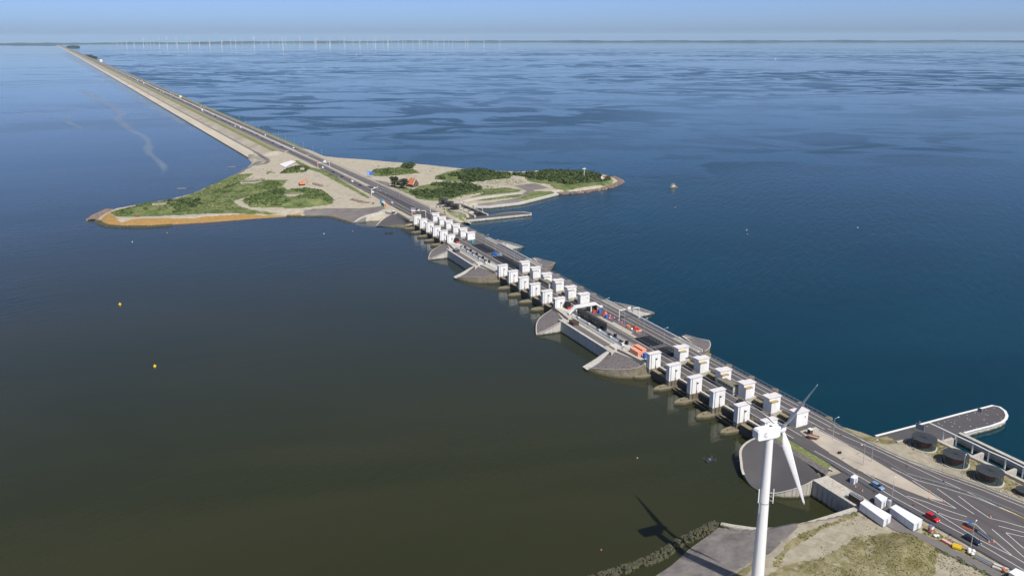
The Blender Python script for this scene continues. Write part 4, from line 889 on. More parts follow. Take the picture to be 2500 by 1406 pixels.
m=MB(); m.tube(E6(1700,1035,6.3),E6(1790,1065,5.95),.1,5); m.build("orange_pole",ORANGE,t)
planks("pipe_stack",E6(1905,1160,5.9),E6(2110,1265,5.9),1.8,.35,[GALV,GALVD],"stack of grey pipes and steel profiles in the near verge","pipes",n=6)
t=thing("big_bag",E6(1850,1130,5.9),0,"white bulk bags standing under the nearest lamp post","bag")
for k,(x,y) in enumerate([(1832,1120),(1880,1105),(1868,1140),(1830,1090)]): m=MB(); p=E6(x,y,5.9); m.sphere(p+Vector((0,0,.45)),.62,8,(1,1,.85)); m.build("bag",TARP,t)
t=planks("concrete_blocks",E6(2120,1275,5.9),E6(2300,1345,5.9),2.6,.7,[CONCW,CONCW],"pale concrete slabs stored beside the path near the corner cabin","slab",n=2,gap=.5)
m=MB(); [m.tube(E6(2225+10*k,1285,6.6+.1*k),E6(2265+9*k,1340,6.75),.09,4) for k in range(4)]; m.build("orange_battens",ORANGE,t)
planks("dark_barrier_stack",E6(1950,860,6.02),E6(2090,960,6.02),1.8,.5,[GALVD,GALV,DARK],"stack of dark steel barrier profiles on the hatched road area","barrier",n=6)
planks("dark_cable_tray",E6(1760,760,6.02),E6(1940,862,6.02),1.2,.4,[DARK,DARK],"row of black rubber feet and trays on the hatched road area","barrier",n=3)
planks("orange_barrier",E6(1745,800,6.02),E6(1875,850,6.02),.5,.55,[ORANGE,RED],"orange red plastic barrier lying on the hatched road area","barrier",n=2)
t=thing("road_sign",E6(1838,790,6.0),0,"small blue traffic sign among barriers on the hatched road area","road sign"); p=E6(1838,790,6.0)
m=MB(); m.tube(p,p+Vector((0,0,1.2)),.05,5); m.build("post",GALV,t); m=MB(); m.box(lambda x,y,z:p+Vector((x,y,z)),-.5,.5,-.05,.05,1.0,2.0); m.build("panel",BLUE,t)
# beacons, cones
def cone_():
    t=thing("traffic_cone",(0,0,0),0,cat="traffic cone"); F=frame((0,0,0),0)
    m=MB(); m.box(F,-.25,.25,-.25,.25,0,.06); m.build("foot",ORANGE,t)
    m=MB(); m.tube(F(0,0,.05),F(0,0,.8),.2,8,.03); m.build("body",ORANGE,t)
    m=MB(); m.tube(F(0,0,.35),F(0,0,.5),.14,8,.105); m.build("band",WHITE,t); return t
def beacon_():
    t=thing("beacon",(0,0,0),0,cat="beacon"); F=frame((0,0,0),.5)
    m=MB(); m.box(F,-.3,.3,-.2,.2,0,.12); m.build("foot",BLACK,t)
    for k in range(4): m=MB(); m.box(F,-.04,.04,-.13,.13,.12+.28*k,.4+.28*k); m.build("stripe",RED if k%2 else WHITE,t)
    return t
cn=cone_(); bc=beacon_(); fc=fb=True
def putc(p,label,grp,kind="c"):
    global fc,fb
    if kind=="c":
        if fc: cn.location=p; cn["label"]=label; cn["group"]=grp; fc=False
        else: dup(cn,p,0,label,grp)
    else:
        if fb: bc.location=p; bc["label"]=label; bc["group"]=grp; fb=False
        else: dup(bc,p,0,label,grp)
for f,x,y,l in [(E6,2070,985,"small orange cone beside the dark barrier stack, left one"),(E6,2128,980,"small orange cone beside the dark barrier stack, right one"),(E6,1527,492,"orange cone at the near tip of the sand strip"),(E6,1345,455,"orange cone on the sand strip edge near its tip"),(E6,670,175,"orange cone on the sand strip edge beside the road"),(E6,2092,682,"orange cone on the grey area right of the hatching"),(E6,1348,370,"orange cone in the hatched gap right of the sand"),(E5,728,605,"orange cone in the lake side grass"),(E5,240,1145,"orange cone among others on the pale quay deck"),(E5,165,1100,"lone orange cone on the far end of the quay deck"),(E5,260,1160,"orange cone nearest the cage on the quay deck"),(E5,443,1140,"orange cone on the dark pavement behind the cage"),(E5,525,1190,"orange cone close to the cage roof")]: putc(f(x,y,6.05 if f is E6 or y>1000 else 3.8),l,"traffic cones near the turbine")
for f,x,y,l in [(E6,1150,535,"striped beacon between the lanes beside the white cabins"),(E6,460,125,"striped beacon between the lanes beside the kiosk"),(E6,1450,620,"striped beacon left of the red car's lane"),(E6,1957,985,"striped beacon ahead of the dark blue car"),(E6,1525,240,"striped beacon on the lake side road below the middle rotunda"),(E6,1070,60,"striped beacon on the lake side road before the middle rotunda"),(E5,268,508,"striped beacon on the lake side road by the sand's far end"),][:7]: putc(f(x,y,6.05),l,"striped beacons","b")
# portable toilet and rubble skip on the sand strip
p=G(1977,1060,6.3); t=thing("portable_toilet",p,.5,"brown portable cabin with white roof beside the nearest inner tower","portable toilet"); F=frame(p,.5)
m=MB(); m.box(F,-.7,.7,-.7,.7,0,2.1); m.build("wall",DARKB,t); m=MB(); m.box(F,-.78,.78,-.78,.78,2.1,2.35); m.build("roof",WHITE,t)
p=G(1986,1070,6.3); t=thing("skip",p,-.6,"rusty red open skip on the sand strip","skip"); F=frame(p,-.6)
RS=mat("skip_red",(.30,.12,.09),.8,(.22,.10,.08),1.5,.5)
m=MB(); m.hull([F(-1.2,-.8,0),F(1.2,-.8,0),F(1.2,.8,0),F(-1.2,.8,0)],[F(-2,-.95,1.1),F(2,-.95,1.1),F(2,.95,1.1),F(-2,.95,1.1)],caps=False); m.q([F(-1.2,-.8,.05),F(1.2,-.8,.05),F(1.2,.8,.05),F(-1.2,.8,.05)]); m.build("body",RS,t)
m=MB(); m.box(F,-1.6,1.6,-.8,.8,.6,.7); m.build("rubble",SANDM,t)
p=E5(250,735,6.3); t=thing("cable_drum",p,0,"small black cable drum lying on the sand strip","cable drum")
m=MB(); m.tube(p+Vector((-.5,0,.45)),p+Vector((.5,.2,.45)),.45,10); m.build("drum",BLACK,t)
# verge clutter along the round abutment
grp="material piles along the round abutment"
for i,(x,y,mm,l) in enumerate([(1935,1105,YELLOW,"yellow boards in the grass strip beside the round abutment"),(1950,1113,TARP,"white bundle in the grass strip beside the round abutment"),(1978,1124,ORANGE,"orange and white boards in the grass strip above the round abutment"),(1995,1137,TURQ,"green net pile in the grass strip above the round abutment"),(2030,1147,TARP,"round white bag at the end of the grass strip")]):
    p=G(x,y,6.0); t=thing("material_pile",p,0,l,"pile",grp); m=MB(); m.box(frame(p,-.9),-.9,.7,-.3,.3,0,.25); m.build("boards",mm,t); m=MB(); m.box(frame(p+Vector((.3,-.2,.25)),-.7),-.5,.5,-.2,.2,0,.15); m.build("sheet",TARP if mm!=TARP else GALV,t)
# raft with people near the sluice
p=G(1733,1124,0); t=thing("work_raft",p,.4,"small dark pontoon raft floating in front of the turbine","raft"); F=frame(p,.4)
m=MB(); m.box(F,-1.9,1.9,-1.3,1.3,-.2,.35); m.build("deck",DARK,t); m=MB(); m.box(F,-.6,.3,-.4,.4,.35,.8); m.build("engine_box",GALVD,t)
for x,y in [(-1.8,-1.2),(1.8,-1.2),(1.8,1.2),(-1.8,1.2)]: m=MB(); m.tube(F(x,y,.35),F(x,y,1.1),.05,4); m.build("rail_post",GALV,t)

# ================================================================== things on the two working platforms
STEELF=mat("pit_frame",(.03,.034,.04),.5)
def pit(s0,s1,w0,w1,label,nx_,ny_):
    t=thing("pit_frame",S((s0+s1)/2,(w0+w1)/2,5.2),SROT,label,"steel frame","steel frames over the pits")
    m=MB(); m.q([S(s0,w0,5.1),S(s0,w1,5.1),S(s1,w1,5.1),S(s1,w0,5.1)]); m.build("dark_opening",PIT,t)
    for k in range(nx_+1):
        m=MB(); s=s0+(s1-s0)*k/nx_; m.box(lambda x,y,z:S(y,x,z),w0,w1,s-.13,s+.13,5.55,5.95); m.build("cross_beam",STEELF,t)
    for k in range(ny_+1):
        m=MB(); q=w0+(w1-w0)*k/ny_; m.box(lambda x,y,z:S(y,x,z),q-.1,q+.1,s0,s1,5.35,5.8); m.build("long_beam",GALVD if k in(1,ny_-1) else STEELF,t)
    m=MB(); m.box(lambda x,y,z:S(y,x,z),w0,w0+1.2,s0,s1,5.15,6.3); m.build("side_girder",STEELF,t)
    return t
def plat(c,s0,s1,w0,w1,m_,name,z=5.9): mb=MB(); mb.box(lambda x,y,z_:S(y,x,z_),w0,w1,s0,s1,z-1.2,z); struct(mb.build(name,m_))
# nearer platform (centre 327.6), farther (491.9)
mb=MB(); mb.box(lambda x,y,z_:S(y,x,z_),223,232.5,283,372,3.4,4.9); struct(mb.build("platform_base",CONCO))
mb=MB(); mb.box(lambda x,y,z_:S(y,x,z_),223,232.5,447,536,3.4,4.9); struct(mb.build("platform_base",CONCO))
for (a,b,nm) in [(313.2,372,'n'),(297,300.4,'n'),(485,496,'n'),(521.2,536,'n'),(446,449.5,'n'),(281.5,285,'n')]:
    mb=MB(); mb.box(lambda x,y,z_:S(y,x,z_),223,232.5,a,b,4.9,5.9); struct(mb.build("working_yard",ASPH))
mb=MB(); mb.q([S(313.5,223.4,5.93),S(313.5,225.4,5.93),S(348,225.6,5.93),S(350,223.4,5.93)]); mb.q([S(320,225.4,5.94),S(320,227.2,5.94),S(338,227.0,5.94),S(338,225.5,5.94)]); struct(mb.build("sand_patch",SANDM))
mb=MB(); mb.q([S(316,228.5,5.93),S(316,230,5.93),S(346,229.6,5.93),S(346,228.3,5.93)]); mb.q([S(484,228,5.93),S(484,231.5,5.93),S(491,231.5,5.93),S(491,228,5.93)]); struct(mb.build("grey_steel_plates",GALVD))
pit(300.6,313,223.6,231.8,"dark steel frame over a pit, far one on the nearer platform",6,6)
pit(285.2,297,222.9,231.2,"dark steel frame over a pit, near one on the nearer platform beside a tower",5,6)
pit(496.2,521,223.4,231.7,"large dark steel frame over a pit, far one on the farther platform",10,6)
pit(449.8,484.4,223.4,231.7,"large dark steel frame over a pit, near one on the farther platform",13,6)
# dark glazed equipment boxes
BX=mat("black_glazed_panels",(.012,.015,.016),.25,spec=.6)
for i,(a,b,l) in enumerate([(342.6,355.4,"far one of two long black panelled boxes on the nearer platform"),(328.0,342.2,"near one of two long black panelled boxes on the nearer platform")]):
    t=thing("equipment_box",S((a+b)/2,215.3,5.9),SROT,l,"equipment box","black equipment boxes")
    m=MB(); m.box(lambda x,y,z:S(y,x,z),214.5,216.0,a,b,5.9,10.0); m.build("cover",BX,t)
    m=MB(); m.box(lambda x,y,z:S(y,x,z),214.4,216.1,a-.05,b+.05,10.0,10.12); m.build("top_plate",DARK,t)
    for k in range(5): m=MB(); q=a+(b-a)*(k+.5)/5; m.box(lambda x,y,z:S(y,x,z),214.42,214.5,q-.06,q+.06,5.9,10.0); m.build("rib",DARK,t)
# the gate storage rails: blue grey channel with supports
BG=mat("blue_grey_channel",(.15,.19,.23),.7,(.10,.13,.165),.6,.5)
for i,c in enumerate([327.6,491.9]):
    nm="nearer" if i==0 else "farther"
    t=thing("equipment_rail",S(c,212.5,5.9),SROT,f"long blue grey equipment rail with brackets along the {nm} platform","equipment rail","equipment rails")
    a,b=c-23,c+26
    m=MB(); m.box(lambda x,y,z:S(y,x,z),209.7,212.2,a-18,b+12,5.92,5.96); m.build("channel",BG,t)
    m=MB(); m.box(lambda x,y,z:S(y,x,z),212.5,212.9,a+4,b,6.3,6.65); m.build("white_rail",WHITE,t)
    m=MB(); m.box(lambda x,y,z:S(y,x,z),213.3,215.4,a+8,b-4,5.95,6.15); m.build("dark_trough",DARK,t)
    for k in range(5):
        s=a+4+k*10.5
        m=MB(); m.box(lambda x,y,z:S(y,x,z),212.2,213.1,s-.7,s+.7,5.9,6.9); m.build("white_support",WHITE,t)
        m=MB(); m.box(lambda x,y,z:S(y,x,z),212.7,213.9,s+1.0,s+3.2,6.1,7.3 if not(i==0 and k>2) else 6.5); m.build("black_bracket",BLACK,t)
        if i==1 or k<2:
            m=MB(); m.box(lambda x,y,z:S(y,x,z),215.4,216.1,s+.4,s+1.2,5.9,7.6); m.build("white_pillar",WHITE,t)
            m=MB(); m.box(lambda x,y,z:S(y,x,z),214.5,215.5,s-1.3,s+.2,6.0,7.9); m.build("black_actuator",BLACK,t)
    for k in range(26):
        s=a+9+k*1.5; m=MB(); m.box(lambda x,y,z:S(y,x,z),213.4,215.3,s,s+.4,6.15,6.5); m.build("crossbar",GALVD,t)
    m=MB(); m.box(lambda x,y,z:S(y,x,z),216.1,216.7,a-2,b,5.9,6.35); m.build("kerb",CONCW,t)
    # black box on the quay, black block by the tower
    t=thing("vent_house",S(c+15.6,205.4,6.3),SROT,f"small dark brown louvred box on the quay of the {nm} platform","vent house","louvred boxes")
    m=MB(); m.box(lambda x,y,z:S(y,x,z),203.6,207.0,c+13.4,c+18.0,6.3,8.2); m.build("wall",DARKB,t)
    m=MB(); m.box(lambda x,y,z:S(y,x,z),203.4,207.2,c+13.2,c+18.2,8.2,8.35); m.build("roof",DARKB if i==0 else GALVD,t)
    t=thing("machine_block",S(c+41,215.4,6),SROT,f"black machine block against the sea side tower at the far end of the {nm} platform","machine","black machine blocks")
    for dx in (0,1.7): m=MB(); m.box(lambda x,y,z:S(y,x,z),214.6,217.2,c+39.4+dx,c+40.7+dx,6,9.3); m.build("housing",BLACK,t)
    m=MB(); m.box(lambda x,y,z:S(y,x,z),214.9,216.9,c+38.4,c+39.3,6,7.0); m.build("red_frame",RED,t)
    m=MB(); m.box(lambda x,y,z:S(y,x,z),204.5,208.3,c-24.5,c-19.5,6.6,7.6); tag(m.build("concrete_block",CONCW),f"pale concrete block at the near corner of the {nm} quay","block","quay corner blocks")
t=thing("machine_block",S(451,212.2,6),SROT,"black machine with orange base beside the first tower of the middle group","machine","black machine blocks")
m=MB(); m.box(lambda x,y,z:S(y,x,z),212,214,450,452,6.5,9.5); m.build("housing",BLACK,t); m=MB(); m.box(lambda x,y,z:S(y,x,z),211.5,214,448,449.5,6,7); m.build("orange_base",ORANGE2,t)
def box_s(name,s0,s1,w0,w1,z0,z1,m_,label,cat,extra=None,grp=None):
    t=thing(name,S((s0+s1)/2,(w0+w1)/2,z0),SROT,label,cat,grp); m=MB(); m.box(lambda x,y,z:S(y,x,z),w0,w1,s0,s1,z0+.1,z1-.06); m.build("body",m_,t)
    m=MB(); m.box(lambda x,y,z:S(y,x,z),w0-.04,w1+.04,s0-.04,s1+.04,z1-.06,z1); m.build("lid",extra or m_,t)
    m=MB(); m.box(lambda x,y,z:S(y,x,z),(w0+w1)/2-.04,(w0+w1)/2+.04,s0-.05,s0,z0+.2,z1-.2); m.build("door_bar",GALV,t); return t
box_s("shipping_container",292.0,298.8,210.4,212.8,5.95,8.4,ORANGE2,"salmon orange container, left one of two on the nearer platform","container",grp="orange containers")
box_s("shipping_container",293.8,301.0,214.2,216.6,5.95,8.4,ORANGE2,"salmon orange container, right one of two on the nearer platform","container",grp="orange containers")
box_s("portable_toilet",289.2,290.8,212.3,213.8,5.95,8.3,BLUE,"blue portable toilet in front of the orange containers","portable toilet",BLUE,"blue portable toilets")
box_s("portable_toilet",352.2,353.8,226.7,228.2,5.9,8.2,BLUE,"blue portable toilet beside the white footbridge leg","portable toilet",BLUE,"blue portable toilets")
box_s("portable_toilet",343.6,345.2,225.6,227.1,5.9,7.9,BLUE,"blue portable toilet in the middle of the nearer platform","portable toilet",BLUE,"blue portable toilets")
box_s("portable_toilet",525.9,527.2,225.5,226.9,5.9,8.2,TURQ,"turquoise portable toilet beside the tower at the farther platform","portable toilet",TURQ)
for i,(s0,w0,hh) in enumerate([(362.5,225.5,2.6),(361.2,227.2,2.9),(359.6,228.6,2.6),(363.0,229.5,2.4),(358.4,225.8,2.2)]):
    t=box_s("machine_crate",s0,s0+1.3,w0,w0+1.2,5.9,5.9+hh,[BLACK,DARK,RUST,DARK,DARKB][i],["black","dark","rust red","dark grey","dark brown"][i]+" machine crate behind the white footbridge","machine crate",None,"machine crates behind the footbridge")
for i,(s0,w0,m_,l) in enumerate([(355.5,225.3,RED,"red heap of hoses under the footbridge"),(350.3,229.5,ORANGE,"orange machine right of the blue toilet by the footbridge"),(348.8,227.6,RED,"red box left of the orange machine"),(356.5,228.9,ORANGE,"orange hoist block behind the footbridge leg")]):
    p=S(s0,w0,5.9); t=thing("site_machine",p,0,l,"machine","coloured site machines"); F=frame(p,.4); m=MB(); m.box(F,-.9,.9,-.6,.6,0,.8); m.build("body",m_,t); m=MB(); m.box(F,-.4,.5,-.4,.4,.8,1.5); m.build("top",m_,t)
for i,(s,wd) in enumerate([(346.2,229.9),(342.2,230.0),(338.4,230.0),(334.6,229.8),(343.0,227.6)]):
    p=S(s,wd,5.9); t=thing("site_marker",p,0,"red and white barrier block on the nearer platform, "+["farthest of the four in line","second farthest of the four in line","third farthest of the four in line","nearest of the four in line","the one beside the blue toilet"][i],"barrier block","red and white barrier blocks"); F=frame(p,.4)
    m=MB(); m.box(F,-.6,.6,-.3,.3,0,.5); m.build("lower",RED,t); m=MB(); m.box(F,-.3,.3,-.2,.2,.5,.85); m.build("middle",WHITE,t); m=MB(); m.box(F,-.15,.15,-.15,.15,.85,1.3); m.build("upper",RED,t)
for i,(s,wd,m_,l) in enumerate([(327.5,229.6,ORANGE,"orange excavator arm parts left of the red pile"),(325.6,230.6,RUST,"dark red machine pile near the pit"),(323.0,231.4,RED,"red lifting gear right of the white bag near the pit"),(319.0,229.9,ORANGE2,"salmon red pile at the corner of the pit")]):
    p=S(s,wd,5.9); t=thing("site_pile",p,0,l,"pile","coloured piles near the pit"); 
    for k in range(4): m=MB(); m.box(frame(p+Vector((random.uniform(-.8,.8),random.uniform(-.8,.8),random.uniform(0,.3))),random.random()*3),-.9,.9,-.35,.35,0,.7+.3*(k%2)); m.build("piece",m_,t)
p=S(324,228.9,5.9); t=thing("big_bag",p,0,"white bag near the pit on the nearer platform","bag"); m=MB(); m.sphere(p+Vector((0,0,.5)),.7,8); m.build("sack",TARP,t)
p=S(488.5,226.6,5.9); t=thing("tarpaulin_machine",p,0,"blue tarpaulin covered machine between the pits of the farther platform","machine")
for k in range(6): m=MB(); m.box(frame(p+D*random.uniform(-2.2,2.2)+W*random.uniform(-1.2,1.2),random.random()*3),-.9,.9,-.6,.6,0,1.0+.5*(k%3)); m.build("piece",BLUE,t)
p=S(484.5,229.6,5.9); t=thing("white_pipe_bend",p,0,"white bent pipe at the far edge of the near pit frame","pipe"); m=MB(); m.path([p,p+Vector((0,0,1.6)),p+Vector((-1.0,0,2.1))],.18,6); m.build("pipe",WHITE,t)
# white covered footbridge over the front road
t=thing("footbridge",S(358,219,6),SROT,"white boxed footbridge crossing the front road between stairs at both ends","footbridge"); sb=357.6
F=lambda x,y,z:S(sb+y,x,z)
m=MB(); m.hull([F(214.2,-.9,9.6),F(227.6,-.9,9.6),F(227.6,.9,9.6),F(214.2,.9,9.6)],[F(214.2,-.9,10.9),F(227.6,-.9,10.9),F(227.6,.9,10.9),F(214.2,.9,10.9)]); m.build("walkway_box",WHITE,t)
m=MB(); m.hull([F(214.2,-.9,9.6),F(214.2,.9,9.6),F(210.2,.9,6.3),F(210.2,-.9,6.3)],[F(214.2,-.9,10.9),F(214.2,.9,10.9),F(210.2,.9,7.3),F(210.2,-.9,7.3)]); m.build("stair",WHITE,t)
m=MB(); m.hull([F(227.6,-.9,9.6),F(227.6,.9,9.6),F(230.6,.9,7.4),F(230.6,-.9,7.4)],[F(227.6,-.9,10.9),F(227.6,.9,10.9),F(230.6,.9,8.5),F(230.6,-.9,8.5)]); m.hull([F(230.6,-.9,7.4),F(230.6,.9,7.4),F(232,.9,7.4),F(232,-.9,7.4)],[F(230.6,-.9,8.4),F(230.6,.9,8.4),F(232,.9,8.4),F(232,-.9,8.4)]); m.build("landing",WHITE,t)
for x,y in [(215.3,.2),(224.6,-.2),(217.2,.6)][:2]+[(229.0,0)]: m=MB(); m.box(F,x-.3,x+.3,y-.3,y+.3,5.9,9.6 if x<228 else 8); m.build("leg",WHITE,t)
# sign gantries
def gantry(p,q,h,label,cabs=2,half=False,m_=WHITE,r=.22):
    p=Vector(p); q=Vector(q); t=thing("sign_gantry",(p+q)/2,0,label,"sign gantry","sign gantries"); up=Vector((0,0,1)); 
    m=MB(); m.tube(p,p+up*h,r,6); m.build("leg",m_,t)
    if not half: m=MB(); m.tube(q,q+up*h,r,6); m.build("leg",m_,t)
    m=MB(); m.tube(p+up*h,q+up*h,r,6); m.build("beam",m_,t)
    d=(q-p); d.z=0; L_=d.length; d.normalize(); nr=Vector((-d.y,d.x,0))
    for k in range(cabs):
        c=p+d*(L_*(.38+.24*k/(max(1,cabs-1)) if cabs>1 else .5)*1.0)+up*h
        m=MB(); m.box(lambda x,y,z:c+d*x+nr*y+Vector((0,0,z)),-.6,.6,-.15,.15,-.55,.5); m.build("lane_signal",BLACK,t)
    c=p+d*L_*.5+up*h; m=MB(); m.box(lambda x,y,z:c+d*x+nr*y+Vector((0,0,z)),-.9,.9,-.2,.4,.2,1.2); m.build("control_box",WHITE,t); return t
gantry(S(336.9,229.6,6),S(336.0,241.7,6),6.4,"white lane signal gantry over the back road at the nearer platform")
gantry(S(625.4,213.6,6),S(622.4,224.6,6),6.0,"white gantry over the front road just beyond the farthest sluice group")
gantry(S(640.1,235.4,6),S(627.6,245,6),5.2,"white gantry over the back road just beyond the farthest sluice group")
gantry(D4(172,335,5.4),D4(468,300,5.4),6.5,"thin white gantry over the sea side carriageway at the start of the dam")
gantry(D4(1537,1040,5.6),D4(1700,985,5.6),7.0,"tall white half gantry beside the front road on the island",half=True,r=.3,cabs=1)
def small_vehicle(p,rz,m1,m2,label,name="machine",cat="machine"):
    t=thing(name,p,rz,label,cat); F=frame(p,rz)
    m=MB(); m.box(F,-1.6,1.0,-.7,.7,.4,1.2); m.build("chassis",m1,t)
    m=MB(); m.hull([F(-.5,-.65,1.2),F(.8,-.65,1.2),F(.8,.65,1.2),F(-.5,.65,1.2)],[F(-.3,-.5,2.3),F(.6,-.5,2.3),F(.6,.5,2.3),F(-.3,.5,2.3)]); m.build("cab",GLASSD,t)
    m=MB(); m.box(F,-.35,.65,-.55,.55,2.3,2.4); m.build("cab_roof",m2,t)
    for x in (-1.1,.8):
        for y in (-.75,.75): m=MB(); m.tube(F(x,y-.15,.5),F(x,y+.15,.5),.5,10); m.build("wheel",BLACK,t)
    return t
small_vehicle(S(640,221.5,6),1.4,ORANGE,WHITE,"orange working machine under the farthest white gantry on the dark median")
small_vehicle(S(630,222.3,6),1.4,YELLOW,YELLOW,"yellow working machine behind the farthest sea side tower")
small_vehicle(S(627,243.4,5.9),1.4,YELLOW,ORANGE,"yellow machine under the lake side gantry beyond the towers")
p=S(648,222.5,5.9); t=thing("sign_truck",p,0,"white sign trailer standing on the dark median beyond the towers","trailer"); m=MB(); m.box(frame(p,-.4),-1.6,1.6,-1,1,.5,3.2); m.build("body",WHITE,t); m=MB(); m.box(frame(p,-.4),-2.4,2.4,-1.2,1.2,3.2,3.4); m.build("roof_panel",GALV,t)

# ================================================================== the dam
def bevelmat_steps():
    m=bpy.data.materials.new("stepped_block_revetment"); m.use_nodes=True; n=m.node_tree; N=n.nodes; L=n.links; b=N["Principled BSDF"]; b.inputs["Roughness"].default_value=.9
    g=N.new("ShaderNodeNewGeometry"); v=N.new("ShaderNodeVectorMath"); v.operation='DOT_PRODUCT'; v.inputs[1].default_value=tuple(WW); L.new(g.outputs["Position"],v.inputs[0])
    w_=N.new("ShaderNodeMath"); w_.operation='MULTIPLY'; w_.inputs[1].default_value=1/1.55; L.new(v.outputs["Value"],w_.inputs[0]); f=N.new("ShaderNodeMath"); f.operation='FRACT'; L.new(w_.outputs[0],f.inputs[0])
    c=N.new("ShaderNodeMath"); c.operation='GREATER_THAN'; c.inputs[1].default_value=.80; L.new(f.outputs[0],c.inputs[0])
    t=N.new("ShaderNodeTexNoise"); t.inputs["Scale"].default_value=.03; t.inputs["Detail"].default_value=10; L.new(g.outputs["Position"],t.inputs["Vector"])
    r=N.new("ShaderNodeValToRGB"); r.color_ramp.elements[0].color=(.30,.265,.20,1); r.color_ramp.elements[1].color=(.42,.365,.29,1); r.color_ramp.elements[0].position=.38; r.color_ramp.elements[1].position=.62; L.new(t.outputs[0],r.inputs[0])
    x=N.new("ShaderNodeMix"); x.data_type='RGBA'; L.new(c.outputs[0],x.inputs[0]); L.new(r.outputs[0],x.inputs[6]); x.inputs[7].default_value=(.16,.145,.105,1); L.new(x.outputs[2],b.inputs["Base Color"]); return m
STEPS=bevelmat_steps()
LOWSL=mat("pale_block_slope",(.52,.47,.37),.9,(.40,.35,.27),.05,.5,.2,.7,detail=10,stretch=(math.atan2(DD.y,DD.x),6,1,1))
GRASSD=mat("dam_grass",(.125,.135,.035),.95,(.20,.20,.075),.06,.5,.2,.6,detail=10)
VERGE=mat("pale_verge",(.26,.25,.15),.95,(.36,.33,.25),.08,.5,.2,.6,detail=10)
PALEV=mat("median_concrete",(.42,.39,.36),.9,(.34,.32,.30),.05,.5)
prof=[(210.5,-.6,ALGAE),(212.3,.35,ALGAE),(214.2,.9,LOWSL),(227.0,4.0,ASPHP),(230.3,4.05,STEPS),(244.2,7.4,GRASSD),(250.5,7.8,GRASSD),(256.5,5.4,VERGE),(258.6,5.25,ASPHP),(261.2,5.2,VERGE),(262.4,5.25,ASPH),(273.2,5.3,PALEV),(277.6,5.3,ASPH),(287.0,5.25,VERGE),(289.5,5.2,GRASSD),(304.5,.0,ALGAE),(306,-.6,None)]
def damq(t_,q,z):
    return T(t_,q,z)
tt=seg(1068,1500,24,1)+seg(1500,20200,40,1.08,600)[1:]
dm=MB(); mats=[]
for i,(q,z,m_) in enumerate(prof[:-1]):
    if m_ not in mats: mats.append(m_)
    dm.m=mats.index(m_); q1,z1,_=prof[i+1]
    A=[T(a,q,z) for a in tt]; B=[T(a,q1,z1) for a in tt]
    if i in(6,7): pass
    dm.loft([p for p in B],[p for p in A],1)
o=dm.build("dam",mats); tag(o,kind="structure")
# far end of the dam swings to the left
mb=MB(); mb.loft([T(20200,306,0),T(20900,60,0),T(26000,-2600,0)],[T(20200,211,5),T(20700,0,5),T(25800,-2700,5)],1); struct(mb.build("far_dam",LOWSL))
dl=MB()
for q,w_ in [(263.2,.25),(272.3,.25),(278.3,.25),(286.2,.25)]: strip(dl,[T(a,q,5.34) for a in tt if a<6000],w_)
struct(dl.build("dam_road_lines",LINE))
dl=MB()
for q in (267.8,282.3):
    for a in np.arange(1075,2600,12): strip(dl,[T(a,q,5.335),T(a+3,q,5.335)],.22)
struct(dl.build("dam_dashed_lines",LINE))
cm=MB(); cm.loft([T(1068.2,q,z-.05) for q,z,_ in prof],[T(1068-max(0,z-3)*4.5,q,min(z-.1,2.6)) for q,z,_ in prof],1); struct(cm.build("dam_end_slope",SANDM))
# small headland on the lake side of the dam
p=[G(430,232,0),G(405,224,0),G(392,216,0),G(418,221,0),G(440,228,0)]
# traffic on the dam and the island
def farcar(pm,ln=4.4,ht=1.45,nm="car"):
    mb=MB(); F=frame((0,0,0),0); l=ln/2
    mb.box(F,-l,l,-.88,.88,.3,.9); mb.hull([F(-l+.2,-.82,.9),F(l-1.2,-.82,.9),F(l-1.2,.82,.9),F(-l+.2,.82,.9)],[F(-l+.5,-.68,ht),F(l-1.9,-.68,ht),F(l-1.9,.68,ht),F(-l+.5,.68,ht)])
    mb.m=1; mb.box(F,-l+.3,-l+.9,-.9,.9,.05,.3); mb.box(F,l-.9,l-.3,-.9,.9,.05,.3)
    mb.m=2; mb.hull([F(l-1.25,-.8,.92),F(l-1.2,-.8,.9),F(l-1.2,.8,.9),F(l-1.25,.8,.92)],[F(l-1.92,-.68,ht-.05),F(l-1.88,-.68,ht-.04),F(l-1.88,.68,ht-.04),F(l-1.92,.68,ht-.05)])
    o=mb.build(nm,[pm,BLACK,GLASSD],origin=(0,0,0)); return o
fcs=[farcar(m_) for m_ in (PK,PG,PW,PN,PS,PR)]; fcn=["black","grey","white","dark blue","silver","red"]; used=[False]*6
def putfar(i,p,rz,label,group):
    if not used[i]: o=fcs[i]; used[i]=True
    else: o=fcs[i].copy(); C.objects.link(o)
    o.location=p; o.rotation_euler=(0,0,rz); tag(o,label,"car",group); return o
hdam=math.atan2(DD.y,DD.x)
rr=random.Random(5); tq=1120
while tq<4300:
    i=rr.choice([0,0,1,3,0,4,2,3]); putfar(i,T(tq,rr.choice([265.6,270.0]),5.33),hdam+math.pi,f"{fcn[i]} car in the queue on the sea side carriageway of the dam","queue of cars on the dam"); tq+=rr.uniform(14,60)*(1 if tq<2200 else .9)
for k in range(12):
    i=rr.choice([0,1,2,3,4]); putfar(i,T(1100+k*rr.uniform(150,260),280.5,5.33),hdam,f"{fcn[i]} car on the lake side carriageway of the dam","cars on the lake side carriageway of the dam")
